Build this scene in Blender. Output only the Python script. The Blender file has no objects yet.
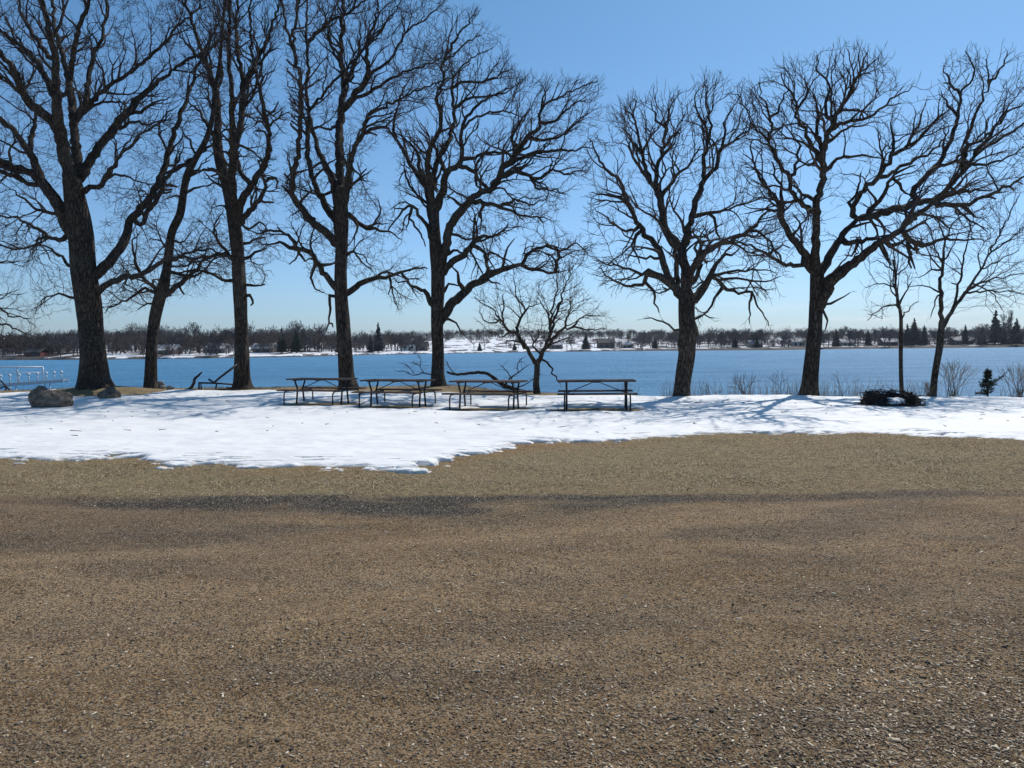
import bpy, bmesh, math, random
import numpy as np
from mathutils import Vector, Matrix

random.seed(7)
rng = np.random.default_rng(11)
S = bpy.context.scene
COL = S.collection

# ---------------------------------------------------------------- camera, sky, sun, exposure
W, H = 1024, 768
F = 742.0
CAM_H = 1.7
PITCH = math.atan((384 - 346.7) / F)
ROLL = math.radians(-0.6)
SUN_EL, SUN_AZ = math.radians(50), math.radians(35)     # azimuth: clockwise from straight ahead
SUN_STRENGTH, SKY_STRENGTH, EXPOSURE = 4.0, 0.105, 0.0

fwd = Vector((0, math.cos(PITCH), -math.sin(PITCH)))
r0 = Vector((1, 0, 0)); u0 = r0.cross(fwd)
right = r0 * math.cos(ROLL) + u0 * math.sin(ROLL)
up = u0 * math.cos(ROLL) - r0 * math.sin(ROLL)
CAMLOC = Vector((0, 0, CAM_H))
cam_d = bpy.data.cameras.new('camera'); cam = bpy.data.objects.new('camera', cam_d); COL.objects.link(cam)
M = Matrix((right, up, -fwd)).transposed().to_4x4(); M.translation = CAMLOC
cam.matrix_world = M
cam_d.sensor_width = 36; cam_d.lens = F / W * 36; cam_d.clip_start = 0.05; cam_d.clip_end = 20000
S.camera = cam

world = bpy.data.worlds.new('World'); S.world = world; world.use_nodes = True
wn = world.node_tree; wn.nodes.clear()
sky = wn.nodes.new('ShaderNodeTexSky'); sky.sky_type = 'NISHITA'; sky.sun_disc = False
sky.sun_elevation = SUN_EL; sky.sun_rotation = SUN_AZ
sky.altitude = 300; sky.air_density = 1.15; sky.dust_density = 0.7; sky.ozone_density = 2.2
bg = wn.nodes.new('ShaderNodeBackground'); bg.inputs['Strength'].default_value = SKY_STRENGTH
wo = wn.nodes.new('ShaderNodeOutputWorld')
# a few faint thin clouds low over the far shore, as part of the sky
tcw = wn.nodes.new('ShaderNodeTexCoord')
mp = wn.nodes.new('ShaderNodeMapping'); mp.inputs['Scale'].default_value = (5, 5, 42)
nz = wn.nodes.new('ShaderNodeTexNoise'); nz.inputs['Scale'].default_value = 2.2; nz.inputs['Detail'].default_value = 5
rp = wn.nodes.new('ShaderNodeValToRGB'); rp.color_ramp.elements[0].position = 0.52; rp.color_ramp.elements[1].position = 0.75
rp.color_ramp.elements[0].color = (0, 0, 0, 1); rp.color_ramp.elements[1].color = (0.4, 0.4, 0.4, 1)
sepw = wn.nodes.new('ShaderNodeSeparateXYZ')
band = wn.nodes.new('ShaderNodeMapRange'); band.inputs[1].default_value = 0.035; band.inputs[2].default_value = 0.075
band.inputs[3].default_value = 1; band.inputs[4].default_value = 0
side = wn.nodes.new('ShaderNodeMapRange'); side.inputs[1].default_value = 0.1; side.inputs[2].default_value = 0.4
mul = wn.nodes.new('ShaderNodeMath'); mul.operation = 'MULTIPLY'
mul2 = wn.nodes.new('ShaderNodeMath'); mul2.operation = 'MULTIPLY'
mixw = wn.nodes.new('ShaderNodeMixRGB'); mixw.inputs[2].default_value = (9, 9.3, 9.8, 1)
L = wn.links.new
L(tcw.outputs['Generated'], mp.inputs[0]); L(mp.outputs[0], nz.inputs[0]); L(nz.outputs[0], rp.inputs[0])
L(tcw.outputs['Generated'], sepw.inputs[0]); L(sepw.outputs[2], band.inputs[0]); L(sepw.outputs[0], side.inputs[0])
L(rp.outputs[0], mul.inputs[0]); L(band.outputs[0], mul.inputs[1]); L(mul.outputs[0], mul2.inputs[0]); L(side.outputs[0], mul2.inputs[1])
tint = wn.nodes.new('ShaderNodeValToRGB'); te = tint.color_ramp.elements
te[0].position = 0.0; te[0].color = (0.64, 0.87, 1.32, 1); te[1].position = 0.5; te[1].color = (0.50, 0.83, 0.98, 1); tq = te.new(0.2); tq.color = (0.62, 0.86, 1.08, 1)
tm = wn.nodes.new('ShaderNodeMixRGB'); tm.blend_type = 'MULTIPLY'; tm.inputs[0].default_value = 1
L(sepw.outputs[2], tint.inputs[0]); L(sky.outputs[0], tm.inputs[1]); L(tint.outputs[0], tm.inputs[2])
L(mul2.outputs[0], mixw.inputs[0]); L(tm.outputs[0], mixw.inputs[1])
L(mixw.outputs[0], bg.inputs[0]); L(bg.outputs[0], wo.inputs[0])

sun_d = bpy.data.lights.new('sun', 'SUN'); sun = bpy.data.objects.new('sun', sun_d); COL.objects.link(sun)
sun_d.energy = SUN_STRENGTH; sun_d.angle = math.radians(0.5); sun_d.color = (1.0, 0.955, 0.89)
sdir = Vector((math.sin(SUN_AZ) * math.cos(SUN_EL), math.cos(SUN_AZ) * math.cos(SUN_EL), math.sin(SUN_EL)))
sun.rotation_euler = sdir.to_track_quat('Z', 'Y').to_euler(); sun.location = (20, 60, 80)
S.view_settings.view_transform = 'Standard'; S.view_settings.look = 'None'
S.view_settings.gamma = 1; S.view_settings.exposure = EXPOSURE; S.view_settings.use_curve_mapping = False

# ---------------------------------------------------------------- helpers
RM = np.array([[right.x, right.y, right.z], [up.x, up.y, up.z], [fwd.x, fwd.y, fwd.z]])

def unproj(px, py, y):
    """the world point seen at a picture position, at distance y in front of the camera"""
    d = right * ((px - 512) / F) + up * (-(py - 384) / F) + fwd
    t = y / d.y
    return Vector((d.x * t, d.y * t, CAM_H + d.z * t))

def unproj_np(px, py, y):
    px = np.asarray(px, float); py = np.asarray(py, float)
    d = ((px - 512) / F)[..., None] * RM[0] + (-(py - 384) / F)[..., None] * RM[1] + RM[2]
    t = np.asarray(y) / d[..., 1]
    p = d * t[..., None]; p[..., 2] += CAM_H
    return p

def on_plane(px, py, z):
    d = right * ((px - 512) / F) + up * (-(py - 384) / F) + fwd
    t = (z - CAM_H) / d.z
    return Vector((d.x * t, d.y * t, z))

def _h(ix, iy, seed):
    n = (ix.astype(np.int64) * 374761393 + iy.astype(np.int64) * 668265263 + seed * 1442695) & 0xFFFFFFFF
    n = ((n ^ (n >> 13)) * 1274126177) & 0xFFFFFFFF
    n = n ^ (n >> 16)
    return (n & 0xFFFFFF) / float(0xFFFFFF)

def vnoise(x, y, seed=0):
    x = np.asarray(x, float); y = np.asarray(y, float)
    ix = np.floor(x); iy = np.floor(y); fx = x - ix; fy = y - iy
    fx = fx * fx * (3 - 2 * fx); fy = fy * fy * (3 - 2 * fy)
    a = _h(ix, iy, seed); b = _h(ix + 1, iy, seed); c = _h(ix, iy + 1, seed); d = _h(ix + 1, iy + 1, seed)
    return (a + (b - a) * fx) + ((c + (d - c) * fx) - (a + (b - a) * fx)) * fy

def fbm(x, y, seed=0, octs=4):
    s = 0; a = 0.5; t = 0
    for o in range(octs):
        s = s + a * (vnoise(x * 2 ** o, y * 2 ** o, seed + o * 17) - 0.5); t += a; a *= 0.5
    return s / t * 2

def smooth(t):
    t = np.clip(t, 0, 1); return t * t * (3 - 2 * t)

def mesh_np(name, verts, quads=None, tris=None, smooth_shade=False):
    me = bpy.data.meshes.new(name)
    verts = np.asarray(verts, np.float32).reshape(-1, 3)
    nq = 0 if quads is None else len(quads); nt = 0 if tris is None else len(tris)
    loops = []
    if nq: loops.append(np.asarray(quads, np.int32).ravel())
    if nt: loops.append(np.asarray(tris, np.int32).ravel())
    loops = np.concatenate(loops)
    tot = np.concatenate([np.full(nq, 4, np.int32), np.full(nt, 3, np.int32)])
    start = np.concatenate([[0], np.cumsum(tot)[:-1]]).astype(np.int32)
    me.vertices.add(len(verts)); me.vertices.foreach_set('co', verts.ravel())
    me.loops.add(len(loops)); me.loops.foreach_set('vertex_index', loops)
    me.polygons.add(nq + nt); me.polygons.foreach_set('loop_start', start); me.polygons.foreach_set('loop_total', tot)
    if smooth_shade: me.polygons.foreach_set('use_smooth', np.ones(nq + nt, bool))
    me.update(calc_edges=True); me.validate()
    return me

def add(name, me, mat=None, parent=None, loc=None):
    o = bpy.data.objects.new(name, me); COL.objects.link(o)
    if mat is not None and me is not None: me.materials.append(mat)
    if parent is not None: o.parent = parent
    if loc is not None: o.location = loc
    return o

def tag(o, label=None, cat=None, group=None, kind=None):
    if label: o['label'] = label
    if cat: o['category'] = cat
    if group: o['group'] = group
    if kind: o['kind'] = kind
    return o

def root(name, loc, label, cat, group=None, rz=0):
    o = bpy.data.objects.new(name, None); COL.objects.link(o); o.location = loc; o.rotation_euler = (0, 0, rz)
    o.empty_display_size = 0.3
    return tag(o, label, cat, group)

class MB:
    """collects simple solids into one mesh"""
    def __init__(s): s.v = []; s.f = []
    def box(s, c, size, rz=0.0, ry=0.0, rx=0.0, taper=1.0):
        m = Matrix.Translation(Vector(c)) @ Matrix.Rotation(rz, 4, 'Z') @ Matrix.Rotation(ry, 4, 'Y') @ Matrix.Rotation(rx, 4, 'X')
        n = len(s.v); hx, hy, hz = size[0] / 2, size[1] / 2, size[2] / 2
        for z in (-1, 1):
            k = taper if z > 0 else 1
            for x, y in ((-1, -1), (1, -1), (1, 1), (-1, 1)):
                s.v.append(m @ Vector((x * hx * k, y * hy * k, z * hz)))
        for q in ((0, 3, 2, 1), (4, 5, 6, 7), (0, 1, 5, 4), (1, 2, 6, 5), (2, 3, 7, 6), (3, 0, 4, 7)):
            s.f.append(tuple(n + i for i in q))
    def tube(s, pts, r, sides=8, cap=True):
        pts = [Vector(p) for p in pts]
        rr = r if isinstance(r, (list, tuple)) else [r] * len(pts)
        n0 = len(s.v); ref = None
        for i, p in enumerate(pts):
            d = (pts[min(i + 1, len(pts) - 1)] - pts[max(i - 1, 0)]).normalized()
            if ref is None:
                ref = d.orthogonal().normalized()
            ref = (ref - d * ref.dot(d)).normalized(); b = d.cross(ref)
            for k in range(sides):
                a = 2 * math.pi * k / sides
                s.v.append(p + (ref * math.cos(a) + b * math.sin(a)) * rr[i])
        for i in range(len(pts) - 1):
            for k in range(sides):
                a = n0 + i * sides + k; b = n0 + i * sides + (k + 1) % sides
                s.f.append((a, b, b + sides, a + sides))
        if cap:
            s.f.append(tuple(n0 + k for k in reversed(range(sides))))
            s.f.append(tuple(n0 + (len(pts) - 1) * sides + k for k in range(sides)))
    def prism(s, poly, y0, y1):
        n = len(s.v); k = len(poly)
        for y in (y0, y1):
            for x, z in poly: s.v.append(Vector((x, y, z)))
        s.f.append(tuple(n + i for i in range(k))); s.f.append(tuple(n + k + i for i in reversed(range(k))))
        for i in range(k):
            j = (i + 1) % k
            s.f.append((n + i, n + k + i, n + k + j, n + j))
    def build(s, name, mat, parent=None, loc=None, sm=False, bevel=0.0):
        me = bpy.data.meshes.new(name); me.from_pydata([tuple(v) for v in s.v], [], s.f)
        bm = bmesh.new(); bm.from_mesh(me)
        if bevel:
            bmesh.ops.bevel(bm, geom=list(bm.edges), offset=bevel, segments=1, affect='EDGES')
        bmesh.ops.recalc_face_normals(bm, faces=bm.faces); bm.to_mesh(me); bm.free()
        if sm:
            for p in me.polygons: p.use_smooth = True
        return add(name, me, mat, parent, loc)

# ---------------------------------------------------------------- materials
def mat(name, build):
    m = bpy.data.materials.new(name); m.use_nodes = True
    nt = m.node_tree; b = nt.nodes['Principled BSDF']
    build(nt, b); return m

def N(nt, t, **kw):
    n = nt.nodes.new(t)
    for k, v in kw.items():
        if k.startswith('i_'): n.inputs[k[2:].replace('_', ' ')].default_value = v
        else: setattr(n, k, v)
    return n

def ramp(nt, src, stops):
    r = nt.nodes.new('ShaderNodeValToRGB'); nt.links.new(src, r.inputs[0])
    e = r.color_ramp.elements
    while len(e) < len(stops): e.new(0.5)
    for i, (p, c) in enumerate(stops):
        e[i].position = p; e[i].color = (*c, 1) if len(c) == 3 else c
    return r

def noise(nt, vec, scale, detail=4, rough=0.55):
    n = nt.nodes.new('ShaderNodeTexNoise'); n.inputs['Scale'].default_value = scale
    n.inputs['Detail'].default_value = detail; n.inputs['Roughness'].default_value = rough
    nt.links.new(vec, n.inputs['Vector']); return n

def mixc(nt, fac, a, b, mode='MIX'):
    m = nt.nodes.new('ShaderNodeMixRGB'); m.blend_type = mode
    for s, v in ((0, fac), (1, a), (2, b)):
        if hasattr(v, 'default_value') or hasattr(v, 'links'): nt.links.new(v, m.inputs[s])
        elif s == 0: m.inputs[0].default_value = v
        else: m.inputs[s].default_value = (*v, 1)
    return m.outputs[0]

def bump(nt, b, height, strength, dist):
    n = nt.nodes.new('ShaderNodeBump'); n.inputs['Strength'].default_value = strength; n.inputs['Distance'].default_value = dist
    nt.links.new(height, n.inputs['Height']); nt.links.new(n.outputs[0], b.inputs['Normal']); return n

def geo_pos(nt): return nt.nodes.new('ShaderNodeNewGeometry').outputs['Position']

def scaled(nt, vec, sc):
    m = nt.nodes.new('ShaderNodeMapping'); m.inputs['Scale'].default_value = sc
    nt.links.new(vec, m.inputs[0]); return m.outputs[0]

def bark_mat(name, c1, c2, c3, sc=1.0):
    def f(nt, b):
        p = geo_pos(nt)
        v = N(nt, 'ShaderNodeTexVoronoi', feature='DISTANCE_TO_EDGE'); v.inputs['Scale'].default_value = 9 * sc
        n0 = noise(nt, p, 3.0)
        pm = scaled(nt, p, (1.6, 1.6, 0.28))
        add_ = nt.nodes.new('ShaderNodeVectorMath'); add_.operation = 'MULTIPLY_ADD'
        nt.links.new(n0.outputs['Color'], add_.inputs[0]); add_.inputs[1].default_value = (0.22, 0.22, 0.22); nt.links.new(pm, add_.inputs[2])
        nt.links.new(add_.outputs[0], v.inputs['Vector'])
        r = ramp(nt, v.outputs['Distance'], [(0.0, c1), (0.16, c2), (0.5, c3)])
        n1 = noise(nt, p, 14, 5); n2 = noise(nt, p, 0.9, 3)
        c = mixc(nt, 0.45, r.outputs[0], ramp(nt, n1.outputs[0], [(0.3, (0.35,) * 3), (0.7, (1.0,) * 3)]).outputs[0], 'MULTIPLY')
        c = mixc(nt, ramp(nt, n2.outputs[0], [(0.5, (0, 0, 0)), (0.75, (0.35,) * 3)]).outputs[0], c, (0.16, 0.15, 0.12))
        nt.links.new(c, b.inputs['Base Color']); b.inputs['Roughness'].default_value = 0.92
        b.inputs['Specular IOR Level'].default_value = 0.2
        hs = nt.nodes.new('ShaderNodeMath'); hs.operation = 'MINIMUM'; hs.inputs[1].default_value = 0.2
        nt.links.new(v.outputs['Distance'], hs.inputs[0])
        bump(nt, b, hs.outputs[0], 0.9, 0.15)
    return mat(name, f)

M_BARK = bark_mat('oak_bark', (0.022, 0.017, 0.014), (0.085, 0.066, 0.053), (0.15, 0.12, 0.098))
M_TWIG = mat('twig_bark', lambda nt, b: (nt.links.new(ramp(nt, noise(nt, geo_pos(nt), 1.7).outputs[0], [(0.3, (0.045, 0.034, 0.03)), (0.7, (0.1, 0.076, 0.064))]).outputs[0], b.inputs['Base Color']), setattr(b.inputs['Roughness'], 'default_value', 0.9), setattr(b.inputs['Specular IOR Level'], 'default_value', 0.15)))

def plain(name, col, rough=0.8, var=0.25, scale=4, metal=0.0, spec=0.3, bmp=0.0):
    def f(nt, b):
        p = geo_pos(nt); n = noise(nt, p, scale, 5)
        lo = tuple(max(0, c * (1 - var)) for c in col); hi = tuple(min(1, c * (1 + var)) for c in col)
        nt.links.new(ramp(nt, n.outputs[0], [(0.3, lo), (0.7, hi)]).outputs[0], b.inputs['Base Color'])
        b.inputs['Roughness'].default_value = rough; b.inputs['Metallic'].default_value = metal
        b.inputs['Specular IOR Level'].default_value = spec
        if bmp: bump(nt, b, n.outputs[0], bmp, 0.05)
    return mat(name, f)

def wood_mat():
    def f(nt, b):
        tc = nt.nodes.new('ShaderNodeTexCoord').outputs['Object']
        n = noise(nt, scaled(nt, tc, (1.2, 22, 22)), 3, 5)
        nt.links.new(ramp(nt, n.outputs[0], [(0.3, (0.06, 0.038, 0.03)), (0.7, (0.15, 0.10, 0.078))]).outputs[0], b.inputs['Base Color'])
        b.inputs['Roughness'].default_value = 0.85; b.inputs['Specular IOR Level'].default_value = 0.2; bump(nt, b, n.outputs[0], 0.4, 0.01)
    return mat('weathered_wood', f)
M_WOOD = wood_mat()
M_PIPE = plain('dark_steel_pipe', (0.035, 0.034, 0.036), 0.55, 0.3, 20, 0.4)
M_ROCK = plain('granite_boulder', (0.15, 0.12, 0.095), 0.9, 0.6, 6, bmp=0.8)
M_PALEROCK = plain('pale_stone', (0.33, 0.31, 0.29), 0.9, 0.4, 9, bmp=0.5)
M_ALU = plain('galvanised_metal', (0.55, 0.57, 0.6), 0.5, 0.12, 8, 0.25)
M_WHITE = plain('white_plastic', (0.78, 0.79, 0.8), 0.5, 0.05, 8)

def ground_mat():
    def f(nt, b):
        p = geo_pos(nt)
        wet = N(nt, 'ShaderNodeAttribute', attribute_name='wet').outputs['Fac']
        grs = N(nt, 'ShaderNodeAttribute', attribute_name='turf').outputs['Fac']
        n_big = noise(nt, p, 0.45, 4); n_med = noise(nt, p, 3.5, 6, 0.65); n_fine = noise(nt, p, 62, 6, 0.75); n_mid = noise(nt, p, 14, 5, 0.7)
        dirt = ramp(nt, n_med.outputs[0], [(0.3, (0.125, 0.086, 0.054)), (0.5, (0.185, 0.135, 0.088)), (0.72, (0.25, 0.185, 0.125))]).outputs[0]
        dirt = mixc(nt, ramp(nt, n_big.outputs[0], [(0.42, (0, 0, 0)), (0.62, (0.75,) * 3)]).outputs[0], dirt, (0.165, 0.125, 0.095))
        turf = ramp(nt, n_mid.outputs[0], [(0.3, (0.06, 0.052, 0.036)), (0.5, (0.15, 0.125, 0.078)), (0.7, (0.22, 0.185, 0.12))]).outputs[0]
        turf = mixc(nt, ramp(nt, n_med.outputs[0], [(0.5, (0, 0, 0)), (0.68, (0.45,) * 3)]).outputs[0], turf, (0.1, 0.105, 0.05))
        trk = N(nt, 'ShaderNodeAttribute', attribute_name='track').outputs['Fac']
        n_pat = noise(nt, scaled(nt, p, (0.6, 1.3, 1)), 0.8, 5, 0.6)
        dirt = mixc(nt, ramp(nt, n_pat.outputs[0], [(0.4, (0, 0, 0)), (0.62, (0.8,) * 3)]).outputs[0], dirt, (0.13, 0.09, 0.055))
        dirt = mixc(nt, ramp(nt, noise(nt, scaled(nt, p, (0.5, 1.6, 1)), 1.1, 5, 0.6).outputs[0], [(0.48, (0, 0, 0)), (0.68, (0.65,) * 3)]).outputs[0], dirt, (0.09, 0.078, 0.07))
        mt = nt.nodes.new('ShaderNodeMath'); mt.operation = 'MULTIPLY'; mt.inputs[1].default_value = 0.55; nt.links.new(trk, mt.inputs[0])
        dirt = mixc(nt, mt.outputs[0], dirt, (0.25, 0.19, 0.135))
        c = mixc(nt, grs, dirt, turf)
        brn = N(nt, 'ShaderNodeAttribute', attribute_name='brown').outputs['Fac']
        c = mixc(nt, brn, c, (0.17, 0.105, 0.05))
        c = mixc(nt, 1.0, c, (2.22, 1.95, 1.5), 'MULTIPLY')
        c = mixc(nt, wet, c, (0.045, 0.038, 0.034))
        c = mixc(nt, 0.9, c, ramp(nt, n_fine.outputs[0], [(0.38, (0.3,) * 3), (0.5, (0.85,) * 3), (0.64, (1.6,) * 3)]).outputs[0], 'MULTIPLY')
        c = mixc(nt, 0.4, c, ramp(nt, n_mid.outputs[0], [(0.35, (0.55,) * 3), (0.6, (1.2,) * 3)]).outputs[0], 'MULTIPLY')
        # small gravel and mulch grains
        v = N(nt, 'ShaderNodeTexVoronoi'); v.inputs['Scale'].default_value = 120; nt.links.new(p, v.inputs['Vector'])
        sepc = nt.nodes.new('ShaderNodeSeparateColor'); nt.links.new(v.outputs['Color'], sepc.inputs[0])
        c = mixc(nt, ramp(nt, sepc.outputs[0], [(0.76, (0, 0, 0)), (0.8, (0.75,) * 3)]).outputs[0], c, (0.5, 0.41, 0.29))
        c = mixc(nt, ramp(nt, sepc.outputs[1], [(0.72, (0, 0, 0)), (0.76, (0.8,) * 3)]).outputs[0], c, (0.04, 0.032, 0.028))
        nt.links.new(c, b.inputs['Base Color']); b.inputs['Roughness'].default_value = 0.95
        b.inputs['Specular IOR Level'].default_value = 0.15
        m = nt.nodes.new('ShaderNodeMath'); m.operation = 'ADD'; nt.links.new(n_fine.outputs[0], m.inputs[0]); nt.links.new(n_mid.outputs[0], m.inputs[1])
        bump(nt, b, m.outputs[0], 1.0, 0.03)
    return mat('dirt_and_dry_turf', f)

def snow_mat(name='snow'):
    def f(nt, b):
        p = geo_pos(nt); n = noise(nt, p, 1.3, 5); n2 = noise(nt, scaled(nt, p, (1, 2.6, 1)), 5, 5, 0.6); n3 = noise(nt, p, 40, 4)
        c = ramp(nt, n.outputs[0], [(0.3, (0.77, 0.765, 0.755)), (0.7, (0.86, 0.85, 0.83))]).outputs[0]
        thin = N(nt, 'ShaderNodeAttribute', attribute_name='thin').outputs['Fac']
        ma = nt.nodes.new('ShaderNodeMath'); ma.operation = 'MULTIPLY'; nt.links.new(thin, ma.inputs[0]); nt.links.new(ramp(nt, n3.outputs[0], [(0.4, (0.4,) * 3), (0.6, (1.0,) * 3)]).outputs[0], ma.inputs[1])
        c = mixc(nt, ma.outputs[0], c, (0.42, 0.37, 0.31))
        dirt = ramp(nt, n3.outputs[0], [(0.66, (0, 0, 0)), (0.74, (0.3,) * 3)]).outputs[0]
        c = mixc(nt, dirt, c, (0.4, 0.36, 0.3))
        nt.links.new(c, b.inputs['Base Color']); b.inputs['Roughness'].default_value = 0.65
        b.inputs['Specular IOR Level'].default_value = 0.3
        m = nt.nodes.new('ShaderNodeMath'); m.operation = 'MULTIPLY_ADD'; nt.links.new(n3.outputs[0], m.inputs[0]); m.inputs[1].default_value = 0.15; nt.links.new(n2.outputs[0], m.inputs[2])
        bump(nt, b, m.outputs[0], 0.45, 0.04)
    return mat(name, f)

def water_mat():
    def f(nt, b):
        p = geo_pos(nt)
        n1 = noise(nt, scaled(nt, p, (0.4, 1.0, 1)), 1.1, 6, 0.7); n2 = noise(nt, scaled(nt, p, (0.25, 1, 1)), 0.2, 8, 0.72)
        m = nt.nodes.new('ShaderNodeMath'); m.operation = 'MULTIPLY_ADD'; nt.links.new(n2.outputs[0], m.inputs[0]); m.inputs[1].default_value = 1.5; nt.links.new(n1.outputs[0], m.inputs[2])
        nt.links.new(ramp(nt, n2.outputs[0], [(0.35, (0.045, 0.22, 0.43)), (0.65, (0.12, 0.36, 0.60))]).outputs[0], b.inputs['Base Color'])  # sky reflection and ripple light and dark painted into the base colour
        b.inputs['Roughness'].default_value = 0.5; b.inputs['IOR'].default_value = 1.33; b.inputs['Specular IOR Level'].default_value = 0.5
        bump(nt, b, m.outputs[0], 1.0, 1.3)
    return mat('lake_water', f)

def far_mat():
    def f(nt, b):
        p = geo_pos(nt)
        sn = N(nt, 'ShaderNodeAttribute', attribute_name='snowy').outputs['Fac']
        n = noise(nt, scaled(nt, p, (1, 0.4, 1)), 0.09, 6, 0.65)
        m = nt.nodes.new('ShaderNodeMath'); m.operation = 'ADD'; nt.links.new(sn, m.inputs[0]); nt.links.new(n.outputs[0], m.inputs[1])
        c = mixc(nt, ramp(nt, m.outputs[0], [(0.48, (0, 0, 0)), (0.53, (1, 1, 1))]).outputs[0], (0.055, 0.044, 0.036), (0.76, 0.77, 0.80))
        nt.links.new(c, b.inputs['Base Color']); b.inputs['Roughness'].default_value = 0.9
    return mat('far_shore_snow_and_soil', f)
M_GROUND, M_SNOW, M_WATER, M_FAR = ground_mat(), snow_mat(), water_mat(), far_mat()

# ---------------------------------------------------------------- terrain
CREST_X = [-60, -21.2, -13.5, -7.3, -2.9, -0.5, 1.7, 4.1, 7.3, 11.8, 15.5, 60]; CREST_Y = [31, 31.6, 32.4, 32.0, 31.4, 29.0, 26.8, 24.3, 24.1, 23.7, 22.8, 22]
def crest(x): return np.interp(x, CREST_X, CREST_Y)
def gz(x, y):
    x = np.asarray(x, float); y = np.asarray(y, float)
    z = 0.05 * fbm(x * 0.25, y * 0.25, 3) * smooth((y - 2) / 8)
    z = z + 0.30 * np.exp(-((x + 16.3) / 2.1) ** 2 - ((y - 29.2) / 1.6) ** 2)
    z = z + 0.12 * np.exp(-((x + 3.0) / 1.6) ** 2 - ((y - 30) / 1.5) ** 2)
    z = z + 0.06 * smooth((-x + 2) / 8) * smooth((y - 25) / 5)
    t = (y - crest(x) - 0.5 * fbm(x * 0.5, y * 0.3, 9))
    z = z - 2.2 * smooth(t / 6.5) - 1.5 * smooth((t - 5) / 30)
    return z

def fan(y_edges, us, extra=0):
    Y, U = np.meshgrid(y_edges, us, indexing='ij')
    X = U * (np.abs(Y) + extra)
    return X, Y

def grid_mesh(name, X, Y, Z, sm=True):
    r, c = X.shape
    idx = np.arange(r * c).reshape(r, c)
    q = np.stack([idx[:-1, :-1], idx[:-1, 1:], idx[1:, 1:], idx[1:, :-1]], -1).reshape(-1, 4)
    return mesh_np(name, np.stack([X, Y, Z], -1), q, smooth_shade=sm)

def attr(me, name, vals):
    a = me.attributes.new(name, 'FLOAT', 'POINT'); a.data.foreach_set('value', np.asarray(vals, np.float32).ravel())

ys = np.concatenate([np.linspace(-14, 1.5, 30), np.linspace(1.55, 6, 170), np.linspace(6.03, 15, 190), np.linspace(15.1, 40, 170), np.geomspace(41, 700, 60)])
us = np.concatenate([np.linspace(-3, -1.0, 20)[:-1], np.linspace(-1.0, 1.0, 420), np.linspace(1.0, 3, 20)[1:]])
X, Y = fan(ys, us, 2.0)
Z = gz(X, Y)
near = smooth((18 - Y) / 6)
Z = Z + near * (0.018 * fbm(X * 2.2, Y * 2.2, 21, 4) + 0.012 * fbm(X * 9, Y * 9, 22, 3) + 0.03 * fbm(X * 0.7, Y * 1.2, 23, 2))
# shallow wheel ruts curving across the lot
for a, b_, d in ((5.2, 0.05, 0.012), (6.9, 0.02, 0.01), (4.1, 0.1, 0.012)):
    yc = a + b_ * X + 0.02 * X * X * 0.3 + 0.15 * fbm(X * 0.4, X * 0 + a, 5, 2)
    Z = Z - d * near * np.exp(-((Y - yc) / 0.16) ** 2)
me = grid_mesh('ground', X, Y, Z)
px = 512 + F * X / np.maximum(Y, 0.5)
edge = 8.45 + 0.22 * fbm(X * 0.8, Y * 0.8, 31, 4) + 0.25 * smooth((200 - px) / 300)
turf = smooth((Y - edge) / 0.25 + 0.5) * (0.75 + 0.25 * smooth(fbm(X * 0.6, Y * 0.9, 32) + 0.6))
turf = np.maximum(turf, 0.45 * smooth((fbm(X * 0.35, Y * 0.6, 35) - 0.05) * 4) * smooth((Y - 6.6) / 1.5))
wid = np.interp(px, [-400, 150, 300, 380, 520, 600, 720, 1024, 1500], [0.25, 0.35, 0.6, 0.85, 0.9, 0.55, 0.3, 0.25, 0.2])
amp = np.interp(px, [-400, 100, 210, 330, 600, 800, 1024, 1500], [0.3, 0.5, 0.8, 0.95, 0.85, 0.6, 0.5, 0.3])
dd = (edge - 0.1 - Y)
def wet_fac(dd, amp, wid): return amp * np.where(dd < 0, np.exp(-(dd / 0.12) ** 2), 1 - smooth((dd - wid * 0.6) / (wid * 0.8)))
wet = amp * np.where(dd < 0, np.exp(-(dd / 0.12) ** 2), 1 - smooth((dd - wid * 0.7) / (wid * 0.9))) * np.clip(0.75 + 1.1 * fbm(X * 1.2, Y * 3.5, 33, 5), 0.1, 1.2)
wet = wet * 1.15 + 0.32 * smooth((fbm(X * 0.5, Y * 1.2, 44, 4) - 0.1) * 3) * smooth((9 - Y) / 1) + 0.3 * smooth((Y - 5.6) / 1.2) * smooth((8.6 - Y) / 0.4) * smooth((380 - px) / 250)
shore = smooth((Y - crest(X) + 0.4) / 1.2)
track = np.zeros_like(X)
for a, b_, c_, w_ in ((6.6, 0.20, 0.012, 0.17), (5.55, 0.22, 0.014, 0.2), (4.7, 0.02, 0.02, 0.16), (3.9, -0.03, 0.02, 0.14), (3.35, 0.1, 0.03, 0.12), (5.0, -0.12, 0.01, 0.12)):
    yc = a + b_ * X + c_ * X * X + 0.12 * fbm(X * 0.4, X * 0 + a, 5, 2)
    track = np.maximum(track, np.exp(-((Y - yc) / w_) ** 2) * (0.5 + 0.7 * fbm(X * 0.6, Y * 0.6, 46, 2)))
attr(me, 'track', np.clip(track, 0, 1))
BE_PX = [-600, 0, 110, 200, 405, 470, 530, 620, 720, 880, 1024, 1500]; BE_PY = [455, 459, 459, 466.5, 473.5, 456, 445, 441.5, 434, 435, 444, 452]
bd = CAM_H * F / (np.interp(px, BE_PX, BE_PY) - (346.7 + (512 - px) * math.tan(-ROLL)))
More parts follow.
